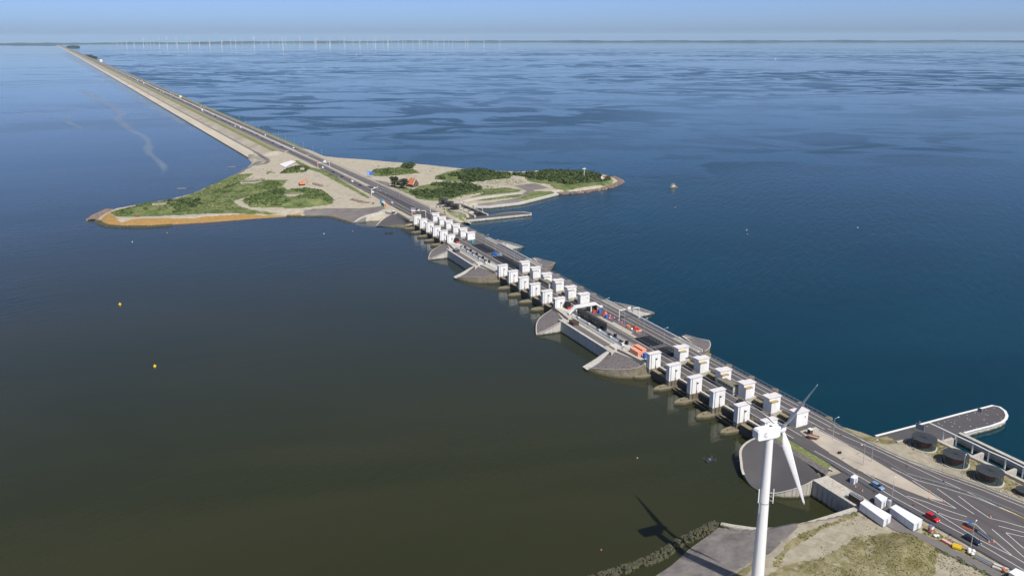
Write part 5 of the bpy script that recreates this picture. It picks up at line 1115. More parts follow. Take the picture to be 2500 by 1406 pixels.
for (x,y,i,l) in [(780,545,3,"blue car on the island front road behind the white car"),(1040,668,2,"white car on the island front road"),(1240,768,3,"dark blue car just ahead of the white car on the island"),(560,435,0,"black car on the island road between the gantries"),(290,318,2,"white car just past the thin dam gantry"),(130,235,5,"dark red car at the thin dam gantry"),(2050,1215,4,"silver car on the island road near the painted junction"),(1560,945,2,"white car beneath the tall half gantry")]:
    putfar(i,D4(x,y,5.45),heading(D4(0,200,5),D4(700,560,5))+0,l,"cars on the island")
def truck(p,rz,m1,label,ln=9):
    t=thing("truck",p,rz,label,"truck","trucks"); F=frame(p,rz); m=MB(); m.box(F,-ln/2,ln/2-2.2,-1.25,1.25,.9,3.9); m.build("cargo_box",m1,t); m=MB(); m.box(F,ln/2-2.0,ln/2,-1.2,1.2,.6,3.0); m.build("cab",WHITE,t)
    m=MB(); m.box(F,-ln/2,ln/2,-.9,.9,.3,.9); m.build("chassis",DARK,t)
    for x in (-ln/2+1.2,-ln/2+2.6,ln/2-1.2):
        for y in(-1.1,1.1): m=MB(); m.tube(F(x,y-.15,.5),F(x,y+.15,.5),.5,8); m.build("wheel",BLACK,t)
    return t
truck(T(1760,266,5.33),hdam+math.pi,WHITE,"white truck in the queue on the dam, nearest of the trucks")
truck(T(2900,266,5.33),hdam+math.pi,WHITE,"white truck in the middle of the distant queue on the dam",12)
truck(T(3100,266,5.33),hdam+math.pi,WHITE,"white truck at the far part of the queue on the dam",12)
truck(D4(335,205,5.4),hdam,WHITE,"white van truck under the thin gantry on the lake side carriageway",6)
t=thing("matrix_sign",T(2130,275,5.3),hdam,"pale yellow sign board standing beside the dam road","sign"); F=frame(T(2130,275,5.3),hdam-math.pi/2); m=MB(); m.tube(F(0,0,0),F(0,0,6),.2,6); m.build("post",GALV,t); m=MB(); m.box(F,-2.6,2.6,-.2,.2,4,9); m.build("panel",mat("pale_yellow",(.70,.68,.35),.6),t)
# berm road hairpin, stairs etc. on the dam toe
mb=MB(); hp=smoothpl([T(1100,228.7,4.05),D4(-1360,60,4.02) if False else G(641,382,4.0),G(652,388,4.0),G(654,394,3.9),G(645,400,3.6),G(625,404,3.0),G(608,410,2.2),G(590,419,1.3)],40)
strip(mb,[p+Vector((0,0,.25)) for p in hp],4.6); struct(mb.build("berm_road",ASPHP))

# ================================================================== the island
outF=[(I4(580,190),.5),(I5(1990,175),.5),(I5(1800,262),.5),(I5(1300,492),.5),(I5(1000,568),.5),(I5(560,642),.5),(I5(350,680),.5),(I5(215,745),.5),(I5(190,775),.5),(I5(230,825),.4),(I5(400,858),.3),(I5(700,863),.3),(I5(1100,842),.25),(I5(1600,812),.22),(I5(2100,772),.22),(I5(2500,745),.22),
 (I4(1200,838),.25),(I4(1500,845),.25),(I4(1660,885),.25),(I4(1810,925),3),(I4(2010,895),6),(S(652,203,0),9),(S(652,209,0),9),(S(616,209,0),9),(S(612,216,0),9),(S(612,243,0),9),
 (S(608,250,0),.8),(I6(930,790),.8),(I6(880,775),9),(I6(1000,712),9),(I6(850,655),9),(I6(905,640),9),(I6(1020,642),9),(I6(1130,640),9),(I6(1410,608),9),(I6(1600,560),9),(I6(1772,517),.5),(I6(2000,502),.5),(I6(2200,472),.5),(I6(2335,425),.5),(I6(2358,397),.5),(I6(2300,365),.5),(I6(2170,338),.5),(I6(1900,318),.5),(I6(1600,312),.5),(I6(1400,322),.5),(I6(1000,305),.5),(I6(800,283),.5),(I6(440,245),.5),(I6(200,227),.5),(I6(0,208),.5),(G(800,388),.5),(G(788,385),.5),(T(1090,300,0),1),(T(1090,215,0),1)]
paintF=[]
def pf(f,pts,ch,v): paintF.append(([f(x,y,3) for x,y in pts],ch,v))
# left part: grass, sand tracks, orange lichen bank
pf(I5,[(350,690),(600,640),(1050,560),(1400,450),(1700,320),(1950,225),(2050,240),(1950,330),(2300,300),(2420,340),(2450,420),(2100,490),(1850,560),(1900,620),(2150,680),(2400,690),(2300,700),(1500,715),(900,745),(450,755),(340,720)],0,.95)
pf(I4,[(0,470),(150,400),(420,330),(560,320),(600,330),(450,410),(700,405),(880,400),(1010,400),(950,480),(1000,500),(850,540),(400,600),(340,670),(500,760),(0,820)],0,.9)
pf(I4,[(440,655),(620,590),(900,540),(1350,520),(1470,550),(1575,640),(1560,700),(1200,745),(800,745),(560,735)],0,1.0)
pf(I4,[(905,320),(1000,270),(1150,240),(1290,260),(1230,310),(1000,325)],0,1.0)
pf(I4,[(740,300),(800,290),(870,312),(760,318)],0,.7); pf(I4,[(1120,170),(1300,260),(1500,310),(2030,640),(1990,650),(1400,330),(1200,260),(1090,190)],0,.75)
pf(I5,[(200,760),(350,700),(480,800),(700,770),(1100,765),(1600,745),(2300,700),(2500,700),(2500,722),(2100,752),(1600,785),(1100,815),(700,835),(500,832),(230,800)],2,.72)
pf(I4,[(-100,850),(400,810),(900,800),(900,822),(400,850),(-100,885)],2,.70); pf(I4,[(1020,790),(1190,780),(1200,810),(1020,815)],2,.62)
pf(I4,[(600,190),(760,130),(775,165),(700,190),(550,250),(450,320),(300,400),(0,500),(0,470),(250,380),(440,285)],1,.65)
pf(I4,[(1200,760),(1560,745),(2000,745),(2210,740),(2200,770),(1810,922),(1650,885),(1480,845),(1200,835)],1,.7)
pf(I4,[(500,0),(740,110),(770,165),(700,190),(500,100)],1,.5)
pf(I5,[(190,770),(350,828),(700,850),(1100,832),(1600,800),(2100,762),(2500,738),(2500,750),(2100,776),(1600,816),(1100,846),(700,866),(350,860),(190,800)],1,.9)
pf(I4,[(1200,310),(1290,270),(1500,330),(1800,480),(2010,640),(1900,650),(1700,600),(1450,500),(1300,440),(1180,380)],1,.42)
pf(I4,[(560,240),(760,170),(900,250),(1000,260),(900,310),(700,290),(600,270)],1,.40)
# right part
pf(I6,[(620,350),(800,290),(1000,275),(1320,320),(1340,370),(1100,400),(900,408),(700,395)],0,1.0)
pf(I6,[(1320,320),(1500,320),(1700,290),(2000,300),(2150,330),(2300,390),(2280,420),(2050,450),(1850,480),(1750,470),(1700,430),(1500,400),(1460,360)],0,1.0)
pf(I6,[(380,500),(480,440),(700,410),(950,420),(1090,480),(1080,500),(900,530),(760,570),(600,590),(450,575)],0,1.0)
pf(I6,[(0,330),(60,290),(300,265),(420,275),(480,320),(300,340),(100,355),(0,350)],0,1.0)
pf(I6,[(200,450),(380,460),(450,560),(560,590),(400,545),(220,470)],0,.7); pf(I6,[(1080,470),(1300,455),(1440,480),(1400,500),(1100,530),(930,560),(1090,500)],0,.7)
pf(I6,[(1410,560),(1560,490),(1740,490),(1760,500),(1450,585)],0,.75); pf(I6,[(980,580),(1300,530),(1480,500),(1420,550),(1100,580)],0,.62); pf(I6,[(1050,390),(1300,370),(1450,380),(1500,410),(1350,440),(1000,420)],0,.45)
pf(I6,[(0,330),(60,220),(500,250),(840,290),(640,330),(480,300),(300,262),(60,285)],0,.35)
pf(I6,[(620,600),(900,700),(1000,760),(900,790),(780,740),(640,640)],0,.55)
pf(I6,[(1360,440),(1560,415),(1700,460),(1550,480),(1540,540),(1400,600),(1000,635),(900,620),(1200,590),(1420,550),(1480,490)],1,.85)
pf(D4,[(1560,660),(1950,700),(2040,760),(1960,830),(1800,780)],1,.9)
moundF=[([I4(x,y,3) for x,y in [(430,440),(700,405),(900,430),(950,470),(850,530),(450,570),(200,520)]],3.4,14),([I4(x,y,3) for x,y in [(440,655),(620,590),(900,540),(1350,520),(1470,550),(1575,640),(1560,700),(1200,745),(800,745),(560,735)]],4.0,14),
 ([I5(x,y,3) for x,y in [(380,700),(650,620),(1000,570),(1400,540),(1450,600),(1300,690),(800,740),(450,745)]],3.4,14),([I4(x,y,3) for x,y in [(905,320),(1000,270),(1150,240),(1290,260),(1230,310),(1000,325)]],2.6,10)]
rdp=[Vector((p.x,p.y,0)) for p in frL[3:]]+[Vector((p.x,p.y,0)) for p in reversed(bkR[3:])]
rdp=[p+W*(-3 if i<len(frL)-3 else 3) for i,p in enumerate(rdp)]
ti=terrain("island_ground",outF,3.3,2.0,paintF,mounds=moundF,m=GND_F,under=5,flat=[(rdp,5.15,22)])

# ---------------- concrete works of the island
mb=MB()
wp=[(1810,925,.3),(1900,905,3.4),(2000,890,5.0),(2100,878,6.0),(2200,862,6.2)]
wb=[I4(x,y,0) for x,y,_ in wp]; wtop=[Vector((p.x,p.y,h)) for p,(_,_,h) in zip(wb,wp)]
t=thing("wing_wall",wb[2],0,"pale curved concrete wing wall on the island beside the farthest abutment","retaining wall")
m=MB(); wallalong(m,smoothpl(wtop,24),.9,0,-2); m.build("wall",CONCW,t)
for k in range(1,14): m=MB(); q=smoothpl(wtop,28)[k*2]; m.tube(Vector((q.x-.1,q.y-.5,-1)),Vector((q.x-.1,q.y-.5,q.z-.2)),.07,4); m.build("joint",CONCO,t)
m=MB(); m.loft(smoothpl(wtop,20),[S(690,196,4.6),S(672,200,5),S(656,203.5,6)],3) if False else None
t=thing("quay_wall",S(651,205,0),0,"short shaded quay wall closing the inlet beside the farthest abutment","quay wall","quay walls")
m=MB(); m.prism([I4(2200,862,0),K5(470,500,0),S(648,205,0),S(650,209,0),S(668,207,0)],-2,6.1); m.build("wall",CONC,t)
t=thing("island_abutment",S(630,200,0),0,"smooth dark asphalt abutment cone beside the farthest tower of the farthest group","abutment","abutment slopes")
rimI=[K5(200,738,.3),K5(600,722,.9),K5(1000,682,2.2),K5(1130,605,5.0),K5(1240,590,6.1)]
leftI=[K5(200,735,.35),K5(400,545,3.2),K5(640,402,5.6),K5(780,395,5.9)]
topI=[K5(780,370,6.2),K5(1140,580,6.2)]
ri=resample(smoothpl(rimI,24),30)
m=MB(); edge=resample(smoothpl(leftI,14)+topI,30); m.loft(edge,ri,6); m.build("slope",ASPS,t,smooth=True)
m=MB(); m.loft(ri,resample(smoothpl([K5(190,745,-1),K5(600,815,-1),K5(1000,850,-1),K5(1230,845,-1),K5(1300,835,-1)],20),30)); m.build("stone_wall",STONEW,t)
m=MB(); strip(m,[p+Vector((0,0,.1)) for p in smoothpl(leftI,14)],.9); strip(m,[p+Vector((0,0,.1)) for p in ri],.5); m.build("rim",CONC,t)
m=MB(); m.loft([p+W*2+Vector((0,0,.6)) for p in topI],topI); m.build("upper_revetment",ASPS,t)
m=MB(); m.loft(smoothpl(leftI,14),[Vector((p.x,p.y,-1)) for p in smoothpl(leftI,14)]); m.build("back_wall",CONC,t)
p=K5(710,360,6.2); t=thing("control_box",p,0,"small dark red box on the corner of the farthest abutment","box"); m=MB(); m.box(frame(p,.4),-1.3,1.3,-1,1,0,1.6); m.build("wall",DARKB,t); m=MB(); m.box(frame(p,.4),-.9,1,-.7,.7,1.6,2.2); m.build("top",WHITE,t)
# harbour quay, pier and lock on the lake side
mb=MB(); hq=[I6(985,636,2.2),I6(1130,633,2.2),I6(1410,602,2.2),I6(1600,555,2.2),I6(1770,512,2.2)]
d_=[p+Vector((.3,2.2,0)) for p in hq]; wallalong(mb,d_,4.2,0,-2); tag(mb.build("harbour_quay",CONCW),"long pale concrete quay edge along the lake side of the island","quay wall","quay walls")
t=thing("island_pier",I6(1200,735,0),0,"narrow dark topped pier with white concrete sides on the lake side of the island","jetty")
pp=[I6(905,742,2.2),I6(1100,715,2.2),I6(1300,686,2.2),I6(1450,680,2.2),I6(1528,690,2.2),I6(1530,699,2.2),I6(1040,750,2.2),I6(900,762,2.2)]
m=MB(); m.prism([(p.x,p.y) for p in pp],-2,2.15); m.build("wall",CONCW,t)
cc=sum(pp,Vector())/len(pp); m=MB(); m.q([Vector((cc.x+(p.x-cc.x)*.97,cc.y+(p.y-cc.y)*.9,2.19)) for p in pp]); m.build("asphalt_top",ASPS,t)
t=thing("island_lock",I6(950,680,0),0,"small concrete lock with portal frames and dark gates on the island","lock")
lwA=[I6(845,648,4.2),I6(1000,716,4.2)]; lwB=[I6(850,596,4.2),I6(1118,704,3.6)]
m=MB(); wallalong(m,lwA,1.6,0,-1); m.build("left_wall",CONC,t); m=MB(); wallalong(m,lwB,1.6,0,-1); m.build("right_wall",CONC,t)
m=MB(); m.q([lwA[0]+Vector((0,0,-3)),lwA[1]+Vector((0,0,-3)),lwB[1]+Vector((0,0,-2.4)),lwB[0]+Vector((0,0,-3))]); m.build("chamber",PIT,t)
for k in range(6):
    f=k/6; p=lwB[0].lerp(lwB[1],f); q=lwA[0].lerp(lwA[1],min(1,f*1.2)); m=MB(); m.tube(p,p+Vector((0,0,3)),.22,5); m.build("post",WHITE,t)
m=MB(); m.path([lwB[0]+Vector((0,0,3)),lwB[0].lerp(lwB[1],5/6)+Vector((0,0,3))],.25,5); m.build("top_pipe",WHITE,t)
for k in (.25,.5,.78):
    p=lwB[0].lerp(lwB[1],k); q=lwA[0].lerp(lwA[1],k); m=MB(); m.hull([p+Vector((0,-1,-4)),q+Vector((0,-1,-4)),q+Vector((0,1,-4)),p+Vector((0,1,-4))],[p+Vector((0,-1,-.2)),q+Vector((0,-1,-.2)),q+Vector((0,1,-.2)),p+Vector((0,1,-.2))]); m.build("gate",DARK,t)
mb=MB(); wallalong(mb,[I6(770,690,4.0),I6(905,668,4.0),I6(925,730,3.0)],.8,0,0); tag(mb.build("basin_wall",CONCW),"pale concrete wall beside the island rotundas","retaining wall")
mb=MB(); wallalong(mb,smoothpl([I6(840,600,4.3),I6(950,565,4.3),I6(1200,530,4.2),I6(1440,505,4.0)],20),2.4,1.2); tag(mb.build("flood_wall",CONCW),"pale curved low wall sweeping across the island above the lock","retaining wall")
# ---------------- vegetation
def leafmat(name,c1,c2,c3):
    m=bpy.data.materials.new(name); m.use_nodes=True; n=m.node_tree; N=n.nodes; L=n.links; b=N["Principled BSDF"]; b.inputs["Roughness"].default_value=.8; b.inputs["Specular IOR Level"].default_value=.2
    g=N.new("ShaderNodeNewGeometry"); t=N.new("ShaderNodeTexNoise"); t.inputs["Scale"].default_value=.12; t.inputs["Detail"].default_value=8; t.inputs["Roughness"].default_value=.7; L.new(g.outputs["Position"],t.inputs["Vector"])
    r=N.new("ShaderNodeValToRGB"); r.color_ramp.elements[0].position=.36; r.color_ramp.elements[1].position=.68; r.color_ramp.elements[0].color=(*c1,1); r.color_ramp.elements[1].color=(*c3,1); e=r.color_ramp.elements.new(.52); e.color=(*c2,1)
    L.new(t.outputs[0],r.inputs[0]); L.new(r.outputs[0],b.inputs["Base Color"]); return m
LEAF=leafmat("bush_leaves",(.028,.045,.014),(.055,.082,.026),(.12,.145,.05))
LEAFT=leafmat("tree_leaves",(.018,.026,.014),(.030,.040,.020),(.055,.065,.030))
HERB=leafmat("herb_leaves",(.05,.08,.02),(.085,.125,.035),(.20,.20,.08))
TUFT=leafmat("grass_tufts",(.075,.080,.022),(.12,.115,.04),(.21,.185,.09))
BARK=mat("bark",(.09,.07,.05),.95)
def puff(mb,c,r,h,n,leaf,rg):
    for k in range(n):
        th=rg.random()*6.283; ph=math.acos(rg.random()*1.0); rr_=.75+.35*rg.random()
        d=Vector((math.sin(ph)*math.cos(th),math.sin(ph)*math.sin(th),math.cos(ph))); p=c+Vector((d.x*r*rr_,d.y*r*rr_,d.z*h*rr_))
        nrm=(d+Vector((rg.random()-.5,rg.random()-.5,rg.random()-.2))*1.1).normalized(); u=nrm.orthogonal().normalized(); v=nrm.cross(u); a=rg.random()*3.14; u,v=u*math.cos(a)+v*math.sin(a),v*math.cos(a)-u*math.sin(a); s=leaf*(.6+.8*rg.random())
        mb.q([p-u*s-v*s*.6,p+u*s-v*s*.7,p+u*s*.7+v*s,p-u*s*.6+v*s*.8])
def hgt_at(o):                                  # height lookup on a terrain sheet
    me=o.data; co=np.zeros(len(me.vertices)*3,np.float32); me.vertices.foreach_get("co",co); co=co.reshape(-1,3)+np.array(o.location,np.float32)[None,:]
    def f(x,y):
        k=np.argmin((co[:,0]-x)**2+(co[:,1]-y)**2); return float(co[k,2])
    return f
hI=hgt_at(ti); hN=hgt_at(tn)
def thicket(name,poly,n,r0,r1,leaf,per,m_,label,hf,hs=.8,seed=1,clump=30,thr=.42):
    rg=random.Random(seed); mb=MB(); xs=[p.x for p in poly]; ys=[p.y for p in poly]; pl_=[(p.x,p.y) for p in poly]; k=0; tries=0
    while k<n and tries<n*30:
        tries+=1; x=rg.uniform(min(xs),max(xs)); y=rg.uniform(min(ys),max(ys))
        if not inpoly(np.array([x]),np.array([y]),pl_)[0]: continue
        if vnoise(np.array([x]),np.array([y]),clump,seed)[0]<thr: continue
        r=rg.uniform(r0,r1)*(.6+.8*vnoise(np.array([x]),np.array([y]),25,seed+3)[0]); puff(mb,Vector((x,y,hf(x,y))),r,r*hs,per,leaf,rg); k+=1
    return tag(mb.build(name,m_),label,"thicket",kind="stuff")
P6=lambda L_,f: [f(x,y,3) for x,y in L_]
thicket("thicket",P6([(640,375),(800,310),(1000,295),(1310,335),(1330,360),(1080,395),(900,405),(720,385)],I6),330,2.0,4.2,.8,44,LEAF,"dense dark green scrub in the middle of the island's lake side",hI,1.0,1)
thicket("thicket",P6([(1330,335),(1500,330),(1700,305),(2000,310),(2150,345),(2280,385),(2200,400),(2050,410),(1850,430),(1700,420),(1500,390),(1460,355)],I6),420,1.8,4.0,.8,44,LEAF,"dense dark green scrub on the pointed tip of the island",hI,1.0,2)
thicket("thicket",P6([(390,500),(480,445),(700,420),(950,430),(1070,470),(900,515),(760,550),(560,560),(450,540)],I6),420,1.6,3.6,.75,44,LEAF,"dense dark green scrub nearest the island lock",hI,1.0,3)
thicket("thicket",P6([(10,330),(60,295),(300,275),(400,285),(460,315),(300,335),(100,350)],I6),170,1.2,2.6,.7,40,HERB,"low green scrub beyond the highway on the island",hI,.8,4)
thicket("thicket",P6([(320,268),(350,240),(410,240),(415,275),(370,285)],I6),22,2.4,4.4,.8,50,LEAF,"dark bushes at the far edge of the island beside the beach",hI,1.1,5)
thicket("thicket",P6([(470,655),(640,600),(900,550),(1350,530),(1450,560),(1540,630),(1530,690),(1200,730),(800,730),(560,720)],I4),480,.9,2.4,.6,30,HERB,"tangled green scrub on the oval mound in front of the sand yard",hI,.55,6)
thicket("thicket",P6([(440,440),(700,410),(900,430),(930,470),(850,520),(450,560),(100,560),(200,500)],I4),300,.8,1.9,.55,26,HERB,"green scrub on the mound with the long bunker",hI,.5,7)
thicket("thicket",P6([(380,700),(650,620),(1000,570),(1300,540),(1440,600),(1300,690),(800,735),(450,740)],I5),360,.8,2.2,.6,28,HERB,"green scrub on the outer mound of the island point",hI,.5,8)
thicket("thicket",P6([(1250,560),(1440,540),(1440,600),(1300,660),(1050,660),(1060,600)],I5),70,1.4,2.6,.7,34,LEAF,"darker bushes around the outer bunker",hI,.8,9,thr=.3)
thicket("thicket",P6([(720,600),(960,560),(980,620),(800,630)],I4),40,1.2,2.2,.6,30,LEAF,"dark bramble bushes left of the oval mound's bunker",hI,.7,10,thr=.3)
thicket("thicket",P6([(920,322),(1000,275),(1150,245),(1280,262),(1220,308),(1000,320)],I4),130,.9,2.2,.6,30,LEAF,"dark green scrub on the small mound beside the grey plastic sheet",hI,.6,11,thr=.2)
def tree(p,h,r,label,seed):
    rg=random.Random(seed); t=thing("tree",p,0,label,"tree","trees beside the brick house")
    m=MB(); m.tube(p,p+Vector((0,0,h*.5)),.35,8,.2)
    for k in range(5): a=rg.random()*6.28; m.tube(p+Vector((0,0,h*(.3+.04*k))),p+Vector((math.cos(a)*r*.6,math.sin(a)*r*.6,h*(.55+.06*k))),.14,5,.05)
    m.build("trunk",BARK,t)
    m=MB()
    for k in range(26):
        a=rg.random()*6.28; q=rg.random()**.6; z=h*(.22+.68*rg.random()); rad=r*q*(1-abs(z/h-.5)*1.1); puff(m,p+Vector((math.cos(a)*rad,math.sin(a)*rad,z-r*.25)),r*.36,r*.36,60,.38,rg)
    m.build("crown",LEAFT,t); return t
tree(I6(243,455,4.0),13.0,5.6,"tall dark tree, the left one of two beside the brick house",1); tree(I6(325,458,4.0),11.0,5.6,"rounder dark tree, the right one of two beside the brick house",2)
# grass tufts in the near land
def tufts(name,poly,n,s,label,seed,thr=.4,m_=None,hf=None,clump=8):
    rg=random.Random(seed); mb=MB(); xs=[p.x for p in poly]; ys=[p.y for p in poly]; pl_=[(p.x,p.y) for p in poly]; X=np.array([rg.uniform(min(xs),max(xs)) for _ in range(n)]); Y=np.array([rg.uniform(min(ys),max(ys)) for _ in range(n)])
    ok=inpoly(X,Y,pl_)&(vnoise(X,Y,clump,seed)>thr)
    for x,y in zip(X[ok],Y[ok]):
        z=hf(x,y); r=s*(.4+rg.random()); puff(mb,Vector((x,y,z-.05)),r*.6,r*.45,5,r*.35,rg)
    return tag(mb.build(name,m_ or TUFT),label,"grass",kind="stuff")
tufts("grass_tufts",[p for p in grassN[:8]]+[E6(1300,1450,5.5),E6(100,1500,5.5),E6(-300,1300,5.5),E6(0,1190,5.5),E6(330,990,5.5)],3600,.30,"tufts of rough grass on the near mound",1,.38,hf=hN,clump=7)
tufts("grass_tufts",strip3,900,.5,"green tufts along the curved wall",2,.3,hf=hN)
tufts("grass_tufts",grass2,1500,.5,"green tufts in the verge between path and road",3,.42,hf=hN)
tufts("grass_tufts",[E6(0,800,5),E6(480,600,5),E6(860,830,5),E6(600,930,5),E6(300,1050,5),E6(0,1180,5)],900,.3,"dark weeds dotted over the pale gravel",4,.52,hf=hN,clump=4)
tufts("grass_tufts",[E6(1445,1060,5.6),E6(2150,1400,5.6),E6(2700,1700,5.6),E6(1400,1700,5.6)],1500,.28,"small weeds dotted over the stony field at the lower right",5,.5,hf=hN,clump=4)
tufts("grass_tufts",rot,1600,.4,"low greenery around the glass rotundas",6,.5,hf=hN)
tufts("grass_tufts",[E6(1420,1040,5.7),E6(1700,1170,5.7),E6(2060,1350,5.7),E6(2350,1520,5.7),E6(2300,1540,5.7),E6(1900,1330,5.7),E6(1430,1090,5.7)],420,.8,"dark green weeds along the near side of the path",7,.4,m_=LEAF,hf=hN,clump=5)
lobe=[I5(x,y,3) for x,y in [(350,700),(600,640),(1050,560),(1400,450),(1700,320),(1950,235),(2300,300),(2420,340),(2500,410),(2100,490),(1850,560),(1900,620),(2150,680),(2300,700),(1500,715),(900,745),(450,755)]]
tufts("grass_tufts",lobe,3200,1.0,"rough grass and herbs over the left lobe of the island",21,.36,m_=HERB,hf=hI,clump=22)
tufts("grass_tufts",lobe,2600,.9,"dry pale grass over the left lobe of the island",22,.50,m_=leafmat("pale_herbs",(.16,.16,.07),(.26,.26,.14),(.45,.45,.34)),hf=hI,clump=16)
tufts("grass_tufts",[I6(x,y,3) for x,y in [(380,500),(480,440),(950,420),(1440,480),(1400,500),(1090,530),(600,590),(450,575)]],1500,1.1,"rough grass around the scrub beside the island lock",23,.45,m_=HERB,hf=hI,clump=14)
tufts("grass_tufts",[I6(x,y,3) for x,y in [(0,230),(500,260),(1000,300),(1500,420),(1300,470),(700,430),(60,400)]],1500,.9,"sparse weeds over the bare sand of the island's lake side",24,.56,m_=TUFT,hf=hI,clump=18)
tufts("grass_tufts",[I4(x,y,3) for x,y in [(500,210),(1050,170),(1400,440),(2000,660),(1900,720),(1500,760),(1200,520),(600,420)]],1500,.9,"sparse weeds over the sand yard of the island",25,.58,m_=TUFT,hf=hI,clump=14)
# rocks of the island
rocks("shore_rocks",500,[I5(120,790,0),I5(150,760,0),I5(210,725,0),I5(330,670,0)],9,1.4,.9,ROCKB,"rubble stones off the outer point of the island")
rocks("shore_rocks",700,[I5(190,800,0),I5(260,845,0),I5(420,868,0),I5(800,872,0),I5(1100,852,0)],5,.7,.8,ROCK,"dark wet stones along the toe of the orange bank")
rocks("shore_rocks",900,[I6(1775,515,0),I6(2000,500,0),I6(2200,470,0),I6(2335,423,0),I6(2362,395,0),I6(2290,360,0)],8,1.3,.9,ROCKB,"reddish stones around the pointed tip of the island")
rocks("shore_rocks",350,[I4(1000,842,0),I4(1300,848,0),I4(1500,848,0),I4(1660,888,0),I4(1790,925,0)],4,.5,.7,ROCK,"dark stones at the toe of the asphalt bank on the island")
rocks("debris",120,[I4(1790,640,3.4),I4(1850,655,3.4),I4(1900,670,3.4),I4(1960,685,3.4),I4(2010,690,3.4)],4,1.0,1.1,ROCKB,"row of rusty brown rubble beside the island road")
rocks("debris",70,[I4(1320,445,3.4),I4(1370,460,3.4),I4(1430,475,3.4)],3,.9,1.0,ROCKB,"row of brown and white rubble right of the excavator")
# ---------------- buildings and machines on the island
hp_=I6(425,445,4.0); rz=math.atan2(-.62,.78); F=frame(hp_+Vector((-1.5,4,-.2)),rz); t=thing("brick_house",hp_+Vector((-1.5,4,-.2)),rz,"small brick house with steep orange tiled roof among the trees on the island","house")
gab=lambda x: [F(x,-4,0),F(x,4,0),F(x,4,2.6),F(x,0,7.6),F(x,-4,2.6)]
m=MB(); m.hull(gab(-4.2),gab(4.2)); m.build("wall",BRICK,t)
m=MB(); m.hull([F(-4.6,-4.5,2.1),F(4.6,-4.5,2.1),F(4.6,0,7.75),F(-4.6,0,7.75)],[F(-4.6,-4.55,2.4),F(4.6,-4.55,2.4),F(4.6,0,8.05),F(-4.6,0,8.05)]); rf=m.build("roof",ROOFT,t)
m=MB(); m.hull([F(-4.6,4.5,2.1),F(-4.6,0,7.75),F(4.6,0,7.75),F(4.6,4.5,2.1)],[F(-4.6,4.55,2.4),F(-4.6,0,8.05),F(4.6,0,8.05),F(4.6,4.55,2.4)]); m.build("roof",ROOFT,t)
m=MB(); m.hull([F(4.3,-4.6,2.05),F(4.7,-4.6,2.05),F(4.7,0,7.9),F(4.3,0,7.9)],[F(4.3,-4.6,2.45),F(4.7,-4.6,2.45),F(4.7,0,8.15),F(4.3,0,8.15)]); m.build("bargeboard",WHITE,t)
for y in(-2,1.6): m=MB(); m.box(F,4.2,4.26,y-.5,y+.5,1.0,2.3); m.build("window",GLASSD,t)
m=MB(); m.box(F,4.2,4.26,-.4,.4,3.8,4.9); m.build("window",GLASSD,t)
m=MB(); m.box(F,-2.4,-1.8,-.3,.3,7.5,8.8); c_=m.build("chimney",BRICK,rf)
def bunker(pts,h,label):
    t=thing("bunker",pts[0],0,label,"bunker","bunkers"); m=MB(); m.prism([(p.x,p.y) for p in pts],pts[0].z-3,pts[0].z+h+.9); m.build("wall",CONC,t)
    c=sum(pts,Vector())/len(pts); m=MB(); m.prism([((c.x+(p.x-c.x)*.93),(c.y+(p.y-c.y)*.8)) for p in pts],pts[0].z+h+.9,pts[0].z+h+1.15); m.build("roof",OCHC,t)
bunker([I4(440,450,6),I4(600,445,6),I4(690,432,6),I4(690,422,6),I4(600,428,6),I4(440,436,6)],.5,"long concrete bunker half buried in the green mound at left")
bunker([I4(970,600,7),I4(1195,590,7),I4(1198,577,7),I4(1060,580,7),I4(965,590,7)],.6,"concrete bunker on top of the oval green mound")
bunker([I5(860,618,6),I5(1060,600,6),I5(1230,588,6),I5(1200,575,6),I5(1000,585,6),I5(865,603,6)],.5,"long pale bunker on the outer mound near the island point")
bunker([I4(1165,272,6),I4(1215,265,6),I4(1215,256,6),I4(1165,262,6)],.4,"small concrete bunker on the mound beside the road")
t=thing("excavator",I4(1185,460,3.4),0,"orange excavator standing in the sand yard on the island","excavator"); F_=frame(I4(1185,462,3.4),.6); F=lambda x,y,z:F_(x*1.4,y*1.4,z*1.4)
for y in(-1.1,1.1): m=MB(); m.box(F,-2,2,y-.3,y+.3,0,.8); m.build("track",BLACK,t)
m=MB(); m.box(F,-2.0,1.2,-1.3,1.3,.9,2.3); m.build("body",ORANGE,t); m=MB(); m.box(F,0,1.4,-1.2,0,2.3,3.3); m.build("cab",ORANGE,t)
m=MB(); m.tube(F(1,.5,2),F(3.2,.5,5.2),.4,6); m.tube(F(3.2,.5,5.2),F(5,.5,2.4),.3,6); m.build("boom",ORANGE,t); m=MB(); m.box(F,4.5,5.5,0,1,1.2,2.2); m.build("bucket",ORANGE,t)
p=I4(1183,470,3.4); 
small_vehicle(I4(2055,700,3.6),.3,RUST,RED,"dark red tractor at the end of the rubble row","tractor","tractor")
small_vehicle(I4(770,325,3.4),1.0,PALEV,WHITE,"small pale machine in the sand near the berm road hairpin")
small_vehicle(I5(2240,228,3.0) if False else I5(680,752,3.0),.2,RED,WHITE,"small red and white machine on the orange bank near the island point")
t=thing("van",I4(2185,705,5.2),0,"parked van with white roof and green and orange rear beside the island road","van"); F=frame(I4(2185,712,5.0),-1.0)
m=MB(); m.box(F,-3,3,-1.2,1.2,.5,3.0); m.build("body",GREENR,t); m=MB(); m.box(F,-3.02,3.02,-1.22,1.22,3.0,3.2); m.build("roof",WHITE,t); m=MB(); m.box(F,3,3.06,-1.1,1.1,.5,2.9); m.build("rear_door",ORANGE,t)
